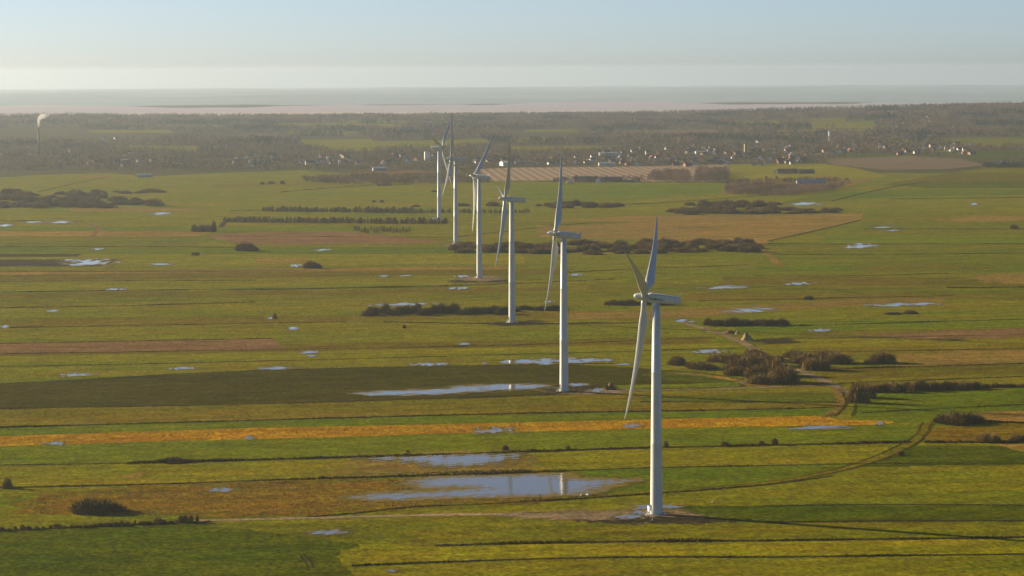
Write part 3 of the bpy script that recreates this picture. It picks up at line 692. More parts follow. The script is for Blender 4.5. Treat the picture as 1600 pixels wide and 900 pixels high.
# ------------------------------------------------------------------ wind turbines in one straight row
def tower_parts(root, door):
    mb = MB(); n = 40
    prof = [(0, 2.32), (0.25, 2.30), (20, 2.1), (26, 2.05), (26.12, 2.08), (26.24, 2.04), (50, 1.75), (52, 1.72), (52.1, 1.75), (52.2, 1.71), (77.6, 1.36)]
    mb.loft([[(r * math.cos(2 * math.pi * i / n), r * math.sin(2 * math.pi * i / n), z) for i in range(n)] for z, r in prof])
    t = mb.build('tower', M['white'], root, True)
    mb = MB()
    for z0, z1, r in ((-0.6, 0.18, 4.0), (0.18, 0.42, 2.75)):
        mb.loft([[(r * math.cos(2 * math.pi * i / n), r * math.sin(2 * math.pi * i / n), z) for i in range(n)] for z in (z0, z1)])
    mb.build('foundation', M['concrete'], root)
    mb = MB()
    for k in range(7):
        mb.loft([[(door.x * (2.27 + d) + ox * -door.y, door.y * (2.27 + d) + ox * door.x, z) for ox, z in ((-.45, 1.6), (.45, 1.6), (.45, 3.5), (.3, 3.75), (-.3, 3.75), (-.45, 3.5))] for d in (-.15, .05)]) if k == 0 else None
    mb.build('door', M['dark_metal'], t)
    mb = MB()
    px_, py_ = -door.y, door.x
    for k in range(6):
        r0, z1 = 2.4 + k * .3, 1.55 - k * .25
        q = [(door.x * r + px_ * o, door.y * r + py_ * o) for r, o in ((r0, -.5), (r0 + .3, -.5), (r0 + .3, .5), (r0, .5))]
        mb.add([(a, b, z1 - .08) for a, b in q] + [(a, b, z1) for a, b in q], [(0, 3, 2, 1), (4, 5, 6, 7), (0, 1, 5, 4), (1, 2, 6, 5), (2, 3, 7, 6), (3, 0, 4, 7)])
    for o in (-.5, .5):
        A = Vector((door.x * 2.4 + px_ * o, door.y * 2.4 + py_ * o, 2.55)); B = Vector((door.x * 4.2 + px_ * o, door.y * 4.2 + py_ * o, 1.05))
        mb.tube(A, B, .03, .03, 6)
        for k in range(4):
            p = A.lerp(B, k / 3); mb.tube(p, p - Vector((0, 0, 1.0)), .025, .025, 6)
    mb.build('stair', M['white'], root)

def nacelle_half(x, half):
    """cross-section half width and height along the nacelle; x forward from the tower axis"""
    ts = [(3.0, .80), (2.6, 1.0), (0, 1.04), (-4, 0.98), (-8.6, 0.80), (-9.0, .70)]
    return np.interp(x, [a for a, _ in ts][::-1], [b for _, b in ts][::-1]) * half
NW, NH = 1.62, 1.70
def nacelle_ring(x, zc=0.0, n=32, ex=3.2):
    w, h = nacelle_half(x, NW), nacelle_half(x, NH)
    out = []
    for i in range(n):
        a = 2 * math.pi * i / n; c, s = math.cos(a), math.sin(a)
        out.append((x, w * math.copysign(abs(c) ** (2 / ex), c), zc + h * math.copysign(abs(s) ** (2 / ex), s)))
    return out

def blade_mesh():
    """blade along +Z from the hub centre; leading edge towards +X when the twist is zero, thickness along Y"""
    mb = MB(); rings = []
    n = 22
    for r, chord, th, tw, mix, pre in [(1.0, 1.9, 1.9, 80, 0, 0), (2.6, 1.9, 1.85, 80, 0, 0), (4.5, 2.35, 1.5, 80, .5, 0), (7, 3.1, 1.15, 79, .9, 0), (9.3, 3.5, .98, 77, 1, .02), (12.5, 3.25, .80, 74, 1, .05),
                                   (17, 2.78, .60, 71, 1, .12), (22, 2.3, .45, 69, 1, .25), (27, 1.88, .34, 67.5, 1, .45), (32, 1.5, .26, 66.5, 1, .75), (37, 1.14, .19, 65.5, 1, 1.1), (41, .86, .14, 65, 1, 1.45),
                                   (44, .62, .10, 64.5, 1, 1.75), (45.8, .36, .06, 64, 1, 1.95), (46.5, .08, .03, 64, 1, 2.05)]:
        tw = math.radians(tw); ring = []
        for i in range(n):
            a = 2 * math.pi * i / n
            cx, cyy = .5 * math.cos(a), .5 * math.sin(a)
            # airfoil: straight leading edge at +.3 chord, belly trailing edge
            u = math.cos(a); xs = (u * .5 - .22) * chord
            t_ = math.sin(a) * .5 * th * (0.25 + 0.75 * math.sqrt(max(0, (u + 1) / 2))) * (1.15 if math.sin(a) > 0 else .8)
            X, Y = cx * 1.9 * (1 - mix) + xs * mix, cyy * 1.9 * (1 - mix) * (th / 1.9 if mix else 1) + t_ * mix
            ring.append((X * math.sin(tw) - Y * math.cos(tw) * 1 + pre, X * math.cos(tw) + Y * math.sin(tw), r))
        rings.append(ring)
    mb.loft(rings)
    return mesh('blade', mb.v, mb.f, True)
BLADE = blade_mesh()
BLADE.materials.append(M['blade'])

def turbine(x, y, right, away, thetas, label, text=False, fins=True):
    d = math.hypot(x, y); vr, va = Vector((y / d, -x / d, 0)), Vector((x / d, y / d, 0))
    fwd = (vr * right + va * away).normalized()
    root = thing('wind_turbine', label, 'wind turbine', x, y, math.atan2(fwd.y, fwd.x), 'wind turbines standing in one row')
    inv = Matrix.Rotation(-root.rotation_euler.z, 3, 'Z')
    tower_parts(root, inv @ Vector((-0.93, -0.37, 0)))
    tilt = math.radians(6)
    T = Matrix.Translation((0, 0, 79.1)) @ Matrix.Rotation(-tilt, 4, 'Y')      # nose up
    mb = MB(); mb.loft([nacelle_ring(q) for q in (3.0, 2.85, 2.6, 1.5, 0, -2, -4, -6, -8, -8.6, -8.9, -9.0)])
    nac = mb.build('nacelle', M['white'], root, True); nac.matrix_local = T
    for s in (-1, 1):
        mb = MB(); mb.loft([[(-8.1 + dx - .75 * k, s * .55 + dy * (1 - .6 * k) + s * .1 * k, nacelle_half(-8.1, NH) - .1 + 1.75 * k) for dx, dy in ((.28 - .2 * k, 0), (0, .09), (-.28 + .2 * k, 0), (0, -.09))] for k in (0, .5, 1)])
        mb.build('wind_vane', M['white'], nac)
    mb = MB(); mb.tube((0, 0, -2.6), (0, 0, -1.5), 1.34, 1.4, 28)
    mb.build('yaw_collar', M['white'], nac)
    mb = MB(); n = 28
    mb.loft([[(xx, r * math.cos(2 * math.pi * i / n), r * math.sin(2 * math.pi * i / n)) for i in range(n)] for xx, r in ((3.06, 1.35), (3.3, 1.5), (5.2, 1.42), (6.2, 1.22), (7.3, .95), (7.9, .72), (8.15, .42), (8.22, .12))])
    hub = mb.build('hub', M['white'], root, True); hub.matrix_local = T
    # local +Y is to the left of forward; find which local side faces the camera
    cam_side = (inv @ (-va)).y
    for th in thetas:
        a = math.radians(th) * (1 if cam_side > 0 else -1)
        b = link('blade', BLADE, None, root)
        # blade +Z -> up*cos + side*sin, coned forwards
        R = Matrix.Rotation(-a, 4, 'X') @ Matrix.Rotation(math.radians(1.6), 4, 'Y')
        b.matrix_local = T @ Matrix.Translation((4.3, 0, 0)) @ R
    if text:
        cu = bpy.data.curves.new('lettering', 'FONT'); cu.body = 'SIEMENS'; cu.size = 1.32; cu.space_character = 1.04; cu.offset = .015
        tmp = bpy.data.objects.new('lettering_source', cu); COL.objects.link(tmp)
        dg = bpy.context.evaluated_depsgraph_get()
        me = bpy.data.meshes.new_from_object(tmp.evaluated_get(dg))
        bpy.data.objects.remove(tmp); bpy.data.curves.remove(cu)
        side = 1 if cam_side > 0 else -1
        for v in me.vertices:
            u, w = v.co.x, v.co.y
            lx, lz = 2.3 - u, -.75 + w
            hw, hh_ = nacelle_half(lx, NW), nacelle_half(lx, NH)
            yy = hw * (1 - min(.98, abs(lz) / hh_) ** 3.2) ** (1 / 3.2)
            v.co = (lx, side * (yy + .035), lz)
        me.materials.clear()
        tx = link('lettering', me, M['green_print'], nac)
    return root

TX = [(-77.79, 3126.0), (-51.88, 2700.7), (-25.3, 2263.3), (-0.02, 1861.8), (26.0, 1459.4), (52.28, 1052.8)]
turbine(*TX[5], -1, .13, (66, -54, 186), 'white wind turbine with green lettering on its nacelle, on the gravel pad', True)
turbine(*TX[4], -1, .09, (87, -33, -153), 'white wind turbine standing beside the flooded dark field')
turbine(*TX[3], -1, -.08, (38, -82, 158), 'white wind turbine at the end of the long dark hedge')
turbine(*TX[2], -1, .53, (74, -46, 194), 'white wind turbine with one blade held out level, before the long thicket')
turbine(*TX[1], -1, .06, (18, -102, 138), 'white wind turbine at the tip of the long thicket, one blade straight up')
turbine(*TX[0], 1, -.36, (72, -48, -168), 'white wind turbine turned the opposite way beside a white cabinet')

def cabinet(px, L, W_, Hh, label, rz):
    x, y = pg(*px)
    t = thing('transformer_cabinet', label, 'cabinet', x, y, rz, 'cabinets at the turbine feet', LV * 4)
    mb = MB(); mb.box(-L / 2, L / 2, -W_ / 2, W_ / 2, .15, Hh); mb.build('body', M['render_white'], t)
    mb = MB(); mb.box(-L / 2 - .1, L / 2 + .1, -W_ / 2 - .1, W_ / 2 + .1, -.3, .15); mb.build('plinth', M['concrete'], t)
    mb = MB(); mb.add([(-L / 2 - .15, -W_ / 2 - .15, Hh), (L / 2 + .15, -W_ / 2 - .15, Hh), (L / 2 + .15, W_ / 2 + .15, Hh), (-L / 2 - .15, W_ / 2 + .15, Hh), (-L / 2, 0, Hh + .3), (L / 2, 0, Hh + .3)],
                      [(0, 3, 2, 1), (0, 1, 5, 4), (2, 3, 4, 5), (1, 2, 5), (3, 0, 4)]); mb.build('roof', M['sheet_roof'], t)
    for k in range(3):
        mb = MB(); x0 = -L / 2 + .1 + k * (L - .2) / 3
        mb.box(x0 + .05, x0 + (L - .2) / 3 - .05, -W_ / 2 - .04, -W_ / 2 - .003, .3, Hh - .15)
        dr = mb.build('door', M['stone'], t)
        for q in range(5):
            lb = MB(); lb.box(x0 + .15, x0 + (L - .2) / 3 - .15, -W_ / 2 - .06, -W_ / 2 - .043, .45 + q * .2, .55 + q * .2); lb.build('slat', M['dark_metal'], dr)
cabinet((1017.5, 800), 2.2, 1.8, 2.0, 'small pale transformer cabinet with slatted doors beside the lettered turbine', .3)
cabinet((678, 344.6), 6.0, 2.5, 2.6, 'long white cabinet at the foot of the turbine turned the opposite way', .05)

# ------------------------------------------------------------------ shrubs and trees
def bush_mesh(seed, n=2600, tall=0.62):
    """unit bush one metre wide: upward twigs filling a lumpy dome"""
    r = np.random.default_rng(seed)
    lob = [(r.uniform(-.26, .26), r.uniform(-.26, .26), r.uniform(.20, .34), r.uniform(.6, 1.0)) for _ in range(7)] + [(0, 0, .42, 1.0)]
    c = np.array([lob[i] for i in r.integers(0, len(lob), n)])
    th, u = r.uniform(0, 2 * math.pi, n), r.uniform(0, 1, n)
    rad = c[:, 2] * np.where(r.uniform(0, 1, n) < .6, r.uniform(.80, 1.04, n), r.uniform(.3, .85, n))
    ph = np.arccos(u)
    P = np.stack([c[:, 0] + rad * np.sin(ph) * np.cos(th), c[:, 1] + rad * np.sin(ph) * np.sin(th), tall * c[:, 3] * np.cos(ph) * rad / c[:, 2] * r.uniform(.8, 1.1, n)], -1)
    D = np.stack([(P[:, 0] - c[:, 0]) * .9 + r.normal(0, .10, n), (P[:, 1] - c[:, 1]) * .9 + r.normal(0, .10, n), np.full(n, .30) + r.normal(0, .12, n)], -1)
    D /= np.linalg.norm(D, axis=1)[:, None]
    ln = r.uniform(.05, .15, n)[:, None]; wd = r.uniform(.006, .014, n)[:, None]
    S = np.cross(D, r.normal(0, 1, (n, 3))); S /= np.linalg.norm(S, axis=1)[:, None]
    V = np.stack([P - D * ln - S * wd, P - D * ln + S * wd, P + D * ln * .8], 1)
    V[:, :, 2] = np.maximum(V[:, :, 2], 0.0)
    t = np.clip(P[:, 2] / tall * .6 + r.uniform(0, .4, n), 0, 1) * 0 + r.uniform(0, 1, n)
    return tri_mesh('crown', V, t)
def stems_mesh(seed, tall=0.5, k=9, rad=.012, trunk=False):
    r = random.Random(seed); mb = MB()
    for _ in range(k):
        a, s = r.uniform(0, 6.28), r.uniform(.05, .3)
        b = Vector((math.cos(a) * s * .4, math.sin(a) * s * .4, -.02)); m = Vector((math.cos(a) * s * .7, math.sin(a) * s * .7, tall * .4)); e = Vector((math.cos(a) * s * 1.2, math.sin(a) * s * 1.2, tall * r.uniform(.6, .95)))
        mb.tube(b, m, rad, rad * .7, 5); mb.tube(m, e, rad * .7, rad * .25, 5)
    return mesh('stem', mb.v, mb.f, True)
BUSH = [(bush_mesh(100 + i, 2800, .5 + .06 * (i % 3)), stems_mesh(200 + i)) for i in range(7)]
for c, s in BUSH:
    c.materials.append(M['twig']); s.materials.append(M['bark'])
BUSHD = []
for c, s in BUSH[:4]:
    c2 = c.copy(); c2.materials.clear(); c2.materials.append(M['twig_dark']); BUSHD.append((c2, s))

def bush_at(x, y, w, h, label, group, name='shrub', dark=False, cat='bush', rnd=random):
    c, s = rnd.choice(BUSHD if dark else BUSH)
    t = thing(name, label, cat, x, y, rnd.uniform(0, 6.28), group)
    t.scale = (w, w * rnd.uniform(.8, 1.15), h / .55)
    link('crown', c, None, t); tag(link('stem', s, None, t), kind='stuff')
    return t
def bush(u, v, wpx, hpx, label, group=None, **k):
    """pixel foot position, width and height in photo pixels"""
    x, y = pg(u, v); s = math.hypot(x, y) / F
    return bush_at(x, y, wpx * s, hpx * s, label, group, **k)
def thicket(px, n, hpx, wpx, label, group, name='thicket_bush', dark=False, seed=1):
    r = random.Random(seed); P = np.array(px, float); lo, hi = P.min(0), P.max(0); k = 0; tries = 0
    done = []
    while k < n and tries < n * 60:
        tries += 1
        u, v = r.uniform(lo[0], hi[0]), r.uniform(lo[1], hi[1])
        ins = False
        for a, b in zip(P, np.roll(P, -1, 0)):
            if (a[1] > v) != (b[1] > v) and u < (b[0] - a[0]) * (v - a[1]) / (b[1] - a[1]) + a[0]: ins = not ins
        if not ins or any(abs(u - q) < wpx * .3 and abs(v - w) < hpx * .25 for q, w in done): continue
        done.append((u, v)); k += 1
        bush(u, v, wpx * r.uniform(.7, 1.4), hpx * .82 * r.uniform(.6, 1.2), label, group, name=name, dark=dark, rnd=r)

bush(150, 799, 84, 24, 'large round bare bush alone on the brown marsh', None, dark=True)
bush(185, 800, 40, 12, 'low bush leaning against the round bush on the marsh', None, dark=True)
bush(265, 722, 46, 9, 'low dark bush on the ditch bank above the brown marsh', None, dark=True)
bush(290, 722, 60, 5, 'flat dark bush trailing along the ditch bank', None, dark=True)
bush(10, 763, 18, 16, 'small bare shrub at the start of the marsh ditch', None)
for u, v, w, h in ((788, 703, 13, 10), (888, 701, 9, 6), (1041, 698, 13, 9), (1134, 697, 16, 9), (1189, 694, 11, 7), (1211, 695, 16, 11), (637, 707, 6, 4)):
    bush(u, v, w, h, 'small bare shrub standing on the long dark ditch', 'shrubs along the long dark ditch')
for u, v, w, h in ((1407, 712, 17, 9), (1548, 690, 46, 17), (1590, 689, 36, 12)):
    bush(u, v, w, h, 'bare shrub by the curving grass track', 'shrubs by the curving track')
bush(1492, 660, 78, 20, 'wide dark bare bush where the curving grass track ends', None, dark=True); bush(1520, 659, 46, 14, 'lower dark bush joined to the wide bush at the track end', None, dark=True); bush(1470, 660, 30, 13, 'low bush at the bend of the curving grass track', None, dark=True)
for u in range(2, 310, 11):
    bush(u, 829 - u * .047 + random.uniform(-1, 2), random.uniform(7, 15), random.uniform(4, 9), 'low twiggy sapling along the ditch bordering the deep green meadow', 'saplings on the meadow ditch', name='sapling_bush')
for u, h in ((245, 12), (250, 10), (282, 14), (290, 15), (298, 14), (308, 11)):
    bush(u, 818 - (u - 245) * .03, 9, h, 'upright twiggy sapling along the ditch bordering the deep green meadow', 'saplings on the meadow ditch', name='sapling_bush')
# clump by the sandy track, each bush apart
L_, G_ = 'rounded bare brown bush in the big clump beside the sandy road', 'bushes of the clump by the sandy road'
for u, v, w, h in ((1058, 570, 38, 14), (1082, 572, 24, 9), (1098, 577, 62, 14), (1118, 564, 40, 14), (1142, 566, 46, 18), (1160, 579, 70, 28), (1150, 586, 44, 16), (1186, 572, 60, 26), (1178, 590, 46, 22),
                   (1205, 586, 52, 26), (1222, 597, 62, 30), (1196, 600, 50, 20), (1178, 560, 44, 16), (1215, 566, 30, 12), (1250, 566, 56, 20), (1275, 578, 56, 20), (1298, 566, 44, 18), (1318, 568, 50, 20),
                   (1290, 560, 36, 14), (1240, 558, 40, 14), (1262, 572, 36, 14)):
    bush(u, v, w, h, {1058: 'small dark domed bush standing apart at the tip of the big clump', 1098: 'long low bush between the small domed bush and the big clump', 1222: 'largest domed bush of the big clump, touching the sandy road',
                      1275: 'olive domed bush of the clump across the sandy road', 1318: 'end bush of the clump across the sandy road, next to the open meadow', 1082: 'tiny low bush beside the small dark domed bush'}.get(u, L_), G_)
bush(1378, 567, 56, 17, 'separate domed brown bush past the big clump', None); bush(1362, 568, 34, 9, 'low bush beside the separate domed bush', None)
bush(1343, 629, 38, 32, 'tall rounded russet bush at the head of the hedge by the fork', None); bush(1352, 622, 34, 28, 'second russet bush tucked against the head of the hedge', None)
for u in range(1360, 1530, 12):
    bush(u, 614 - (u - 1360) * .045 + random.uniform(-2, 1), random.uniform(22, 32), random.uniform(10, 17), 'bare brown bush in the hedge running from the road fork', 'hedge bushes from the road fork', name='hedge_bush')
for u in range(1540, 1600, 14): bush(u, 605, 18, 7, 'bare brown bush in the hedge running from the road fork', 'hedge bushes from the road fork', name='hedge_bush')
for u in range(1108, 1226, 9):
    bush(u, 511 - random.uniform(0, 4), random.uniform(20, 28), random.uniform(9, 15), 'bare bush in the short hedge above the sand heap', 'hedge bushes above the sand heap', name='hedge_bush', dark=True)
for u in range(572, 880, 10):
    bush(u, (494 if u < 800 else 490) - random.uniform(0, 5) - (u - 572) * .012, random.uniform(20, 30), random.uniform(9, 16) * (1 if u < 800 else .6), 'dark bare bush in the long hedge leading to a turbine', 'bushes of the long dark hedge', name='hedge_bush', dark=True)
for u in range(950, 1054, 9): bush(u, 477 - random.uniform(0, 3), random.uniform(18, 28), random.uniform(5, 11), 'dark low bush in the hedge passing behind the lettered turbine', 'low bushes behind the lettered turbine', name='hedge_bush', dark=True)
bush(1263, 468, 20, 7, 'tiny dark bush on the open meadow by the ochre reeds', None, dark=True); bush(1420, 490, 30, 7, 'flat dark bush lying on the bright meadow', None, dark=True); bush(1396, 491, 26, 4, 'very low dark scrub beside the flat dark bush', None, dark=True)
bush(1585, 357, 18, 6, 'little bush on the plain meadow near the ochre patch', None); bush(632, 513, 7, 7, 'tiny dark bush alone in the green strip', None, dark=True); bush(429, 498, 10, 9, 'tiny bare bush beside a small puddle', None)
bush(383, 392, 34, 14, 'bare bush below the bare soil field', None); bush(398, 392, 18, 7, 'low bush next to the bare bush below the soil field', None); bush(305, 399, 13, 6, 'tiny bush on the meadow above the orange strip', None, dark=True)
bush(487, 419, 28, 14, 'brown bush at the corner of the ochre plot', None); bush(495, 419, 20, 7, 'low bush behind the corner of the ochre plot', None, dark=True)
for u, w, h in ((303, 11, 13), (315, 18, 13), (324, 16, 12), (334, 12, 17)):
    bush(u, 362, w, h, 'bushy small tree in the copse by the dirt bend', 'copse by the dirt bend', name='copse_bush', dark=u in (303, 334))
thicket([(-20, 325), (-20, 315), (60, 304), (160, 304), (200, 310), (255, 321), (250, 324), (100, 326)], 46, 12, 30, 'brown bush in the broad thicket under the chimney', 'bushes of the broad thicket', seed=2)
thicket([(-20, 303), (20, 296), (45, 300), (60, 306), (0, 310)], 7, 9, 26, 'brown bush in the broad thicket under the chimney', 'bushes of the broad thicket', seed=12)
thicket([(150, 303), (230, 297), (262, 301), (200, 304)], 9, 5, 22, 'low bush of the hedge trailing off the broad thicket', 'hedge off the broad thicket', name='hedge_bush', seed=3)
thicket([(690, 394), (720, 386), (790, 384), (900, 382), (1050, 380), (1160, 378), (1195, 388), (1190, 395), (1000, 397), (800, 398)], 62, 13, 36, 'brown bush in the long thicket behind the turbine row', 'bushes of the long thicket', seed=4)
thicket([(835, 324), (870, 320), (960, 320), (972, 324), (900, 326)], 14, 10, 24, 'bush in the short hedge below the farm meadow', 'hedge below the farm meadow', name='hedge_bush', seed=5)
thicket([(1030, 335), (1060, 329), (1150, 326), (1220, 328), (1325, 328), (1300, 333), (1180, 336)], 34, 9, 30, 'brown scrub bush above the tan reed field', 'scrub above the tan reeds', name='scrub_bush', seed=6)
thicket([(1060, 322), (1090, 317), (1200, 317), (1240, 326), (1120, 325)], 14, 9, 26, 'brown scrub bush above the tan reed field', 'scrub above the tan reeds', name='scrub_bush', seed=7)
for u, v, w, h in ((585, 316, 10, 4), (597, 316, 9, 4), (650, 323, 14, 4), (410, 288, 10, 5), (425, 287, 12, 5), (442, 287, 9, 5), (600, 290, 30, 4), (678, 300, 12, 4), (725, 322, 24, 6), (770, 322, 30, 7), (840, 322, 12, 5)):
    bush(u, v, w, h, 'small bush on the pale far meadow before the town', 'bushes on the far meadow', name='meadow_bush')

def tree_mesh(seed, n=700):
    r = np.random.default_rng(seed)
    z = r.uniform(.10, 1.0, n) ** 1.15; prof = .26 * np.sin(np.clip((z + .05) / 1.05, 0, 1) * math.pi) ** .6 * (1.1 - .5 * z) + .03
    a, q = r.uniform(0, 6.283, n), np.sqrt(r.uniform(.1, 1, n)) * prof
    P = np.stack([q * np.cos(a), q * np.sin(a), z], -1)
    D = np.stack([np.cos(a) * .5, np.sin(a) * .5, np.full(n, .8)], -1) + r.normal(0, .2, (n, 3)); D /= np.linalg.norm(D, axis=1)[:, None]
    S = np.cross(D, r.normal(0, 1, (n, 3))); S /= np.linalg.norm(S, axis=1)[:, None]
    ln, wd = r.uniform(.04, .10, n)[:, None], r.uniform(.006, .013, n)[:, None]
    return tri_mesh('crown', np.stack([P - D * ln - S * wd, P - D * ln + S * wd, P + D * ln], 1), r.uniform(0, 1, n))
TREE = []
for i in range(4):
    c = tree_mesh(300 + i); c.materials.append(M['twig_dark' if i % 2 else 'twig'])
    mb = MB(); mb.tube((0, 0, -.03), (0, 0, .75), .022, .006, 7)
    rr = random.Random(i)
    for k in range(7):
        a, z0 = rr.uniform(0, 6.28), rr.uniform(.2, .6); mb.tube((0, 0, z0), (math.cos(a) * .13, math.sin(a) * .13, z0 + .2), .010, .003, 5)
    s = mesh('trunk', mb.v, mb.f, True); s.materials.append(M['bark']); TREE.append((c, s))
def tree(u, v, hpx, label, group, wide=1.6, name='bare_tree', cat='tree'):
    x, y = pg(u, v); hm = hpx * math.hypot(x, y) / F
    t = thing(name, label, cat, x, y, random.uniform(0, 6.28), group)
    wide *= random.uniform(.6, 1.25); t.scale = (hm * wide, hm * wide, hm); c, s = random.choice(TREE)
    link('crown', c, None, t); link('trunk', s, None, t)
for u in np.arange(412, 560, 2.4): tree(u + random.uniform(-2, 2), 330 + random.uniform(-.5, .5) + (u - 412) * .012, random.uniform(5, 9), 'bare tree in the double row across the pale meadow', 'tree rows on the pale meadow')
for u in np.arange(562, 830, 3.4): tree(u + random.uniform(-2, 2), 332.5 + random.uniform(-.5, .5), random.uniform(5, 9) * (1.2 if u < 650 else .8), 'bare tree in the double row across the pale meadow', 'tree rows on the pale meadow')
for u in np.arange(352, 700, 2.7): tree(u + random.uniform(-2, 2), 347 + random.uniform(-.7, .7) + (u - 352) * .008, random.uniform(6, 10), 'bare sapling in the row above the bare soil field', 'saplings above the soil field', name='sapling_tree')
for u in np.arange(555, 645, 5): tree(u, 363 + random.uniform(-3, 1), random.uniform(6, 9), 'thin bare sapling at the edge of the bare soil field', 'saplings at the soil field edge', name='sapling_tree')

# ------------------------------------------------------------------ woods of the town and the ridge (reads as one mass)
def in_poly(P, u, v):
    ins = np.zeros(len(u), bool)
    for a, b in zip(P, np.roll(P, -1, 0)):
        ins ^= ((a[1] > v) != (b[1] > v)) & (u < (b[0] - a[0]) * (v - a[1]) / (b[1] - a[1] + 1e-12) + a[0])
    return ins
def crowns(X, Y, hgt, wid, k, size, conifer=False):
    n = len(X); Z = gz(X, Y)
    a = rng.uniform(0, 6.283, (n, k)); zz = rng.uniform(.12, 1.0, (n, k))
    prof = (1.05 - zz) if conifer else np.sin(np.clip(zz * .9 + .12, 0, 1) * math.pi) ** .6
    q = np.sqrt(rng.uniform(.15, 1, (n, k))) * prof * wid[:, None] / 2
    P = np.stack([X[:, None] + q * np.cos(a), Y[:, None] + q * np.sin(a), Z[:, None] + zz * hgt[:, None]], -1).reshape(-1, 3)
    m = n * k
    D1 = rng.normal(0, 1, (m, 3)); D1[:, 2] = abs(D1[:, 2]) * 1.5; D1 /= np.linalg.norm(D1, axis=1)[:, None]
    D2 = rng.normal(0, 1, (m, 3)); D2 /= np.linalg.norm(D2, axis=1)[:, None]
    s = np.repeat(size, k)[:, None] * rng.uniform(.6, 1.3, (m, 1))
    V = np.stack([P - D1 * s * .5 - D2 * s * .3, P - D1 * s * .5 + D2 * s * .3, P + D1 * s * .8], 1)
    t = np.clip(np.repeat(rng.uniform(0, 1, n) * .7 + .22 * N1(X / 90, Y / 140), k) + rng.uniform(0, .3, m), 0, 1)
    return V, t
HOUSE_SPOTS = []     # (x, y) world, filled below before the woods are planted
# -- buildings
def house_mesh(L, W_, wall, rise, over=.4):
    w = MB(); a, b = L / 2, W_ / 2
    w.add([(-a, -b, -.3), (a, -b, -.3), (a, b, -.3), (-a, b, -.3), (-a, -b, wall), (a, -b, wall), (a, b, wall), (-a, b, wall), (-a, 0, wall + rise), (a, 0, wall + rise)],
          [(0, 1, 5, 4), (2, 3, 7, 6), (1, 2, 6, 9, 5), (3, 0, 4, 8, 7)])
    r = MB(); k = rise / b; o = over; th = .25
    for s in (-1, 1):
        y0, z0 = s * (b + o), wall - k * o + .02
        q = [(-a - o, y0, z0), (a + o, y0, z0), (a + o, 0, wall + rise + .02), (-a - o, 0, wall + rise + .02)]
        q2 = [(x, y, z + th) for x, y, z in q]
        r.add(q + q2, [(0, 3, 2, 1), (4, 5, 6, 7), (0, 1, 5, 4), (1, 2, 6, 5), (2, 3, 7, 6), (3, 0, 4, 7)])
    c = MB(); c.box(a * .35 - .4, a * .35 + .4, -.4, .4, wall + rise - .6, wall + rise + 1.1)
    wn = MB(); nw = max(2, int(L / 3.2))
    for s in (-1, 1):
        for i in range(nw):
            x = -a + (i + .5) * L / nw
            wn.box(x - .6, x + .6, s * b - .03, s * b + .03, wall * .35, wall * .8)
    return [mesh('wall', w.v, w.f), mesh('roof', r.v, r.f), mesh('chimney', c.v, c.f), mesh('window', wn.v, wn.f)]
KINDS = [('house', 'white rendered house with a dark roof in the far town', 'white houses of the far town', house_mesh(12, 8, 3.4, 3.6), 'render_white', 'tile_dark'),
         ('house', 'white rendered house with a red tiled roof in the far town', 'white and red houses of the far town', house_mesh(13, 8.5, 3.6, 3.8), 'render_white', 'tile_red'),
         ('house', 'red brick house with a red tiled roof in the far town', 'brick houses of the far town', house_mesh(12, 9, 3.4, 3.8), 'red_brick', 'tile_red'),
         ('house', 'yellow brick house with a dark roof in the far town', 'yellow houses of the far town', house_mesh(14, 8.5, 3.2, 3.2), 'yellow_brick', 'tile_dark'),
         ('house', 'cream rendered house with a dark roof in the far town', 'cream houses of the far town', house_mesh(11, 8, 5.2, 3.2), 'cream', 'tile_dark')]
PROTO = {}
for i, k in enumerate(KINDS):
    ms = k[3]
    for m_, mt in zip(ms, (k[4], k[5], 'red_brick', 'dark_metal')): m_.materials.append(M[mt])
def house(x, y, kind, rz, sc=1.0):
    nm, lb, gp, ms = KINDS[kind][:4]
    t = thing(nm, lb, 'house', x, y, rz, gp); t.scale = (sc, sc, sc)
    wl = link('wall', ms[0], None, t); rf = link('roof', ms[1], None, t); link('chimney', ms[2], None, rf); tag(link('window', ms[3], None, wl), kind='stuff')
    HOUSE_SPOTS.append((x, y, 8))
def house_px(u, v, kind, rz, sc=1.0):
    x, y = pg(u, v); house(x, y, kind, rz, sc)
RZ = math.radians
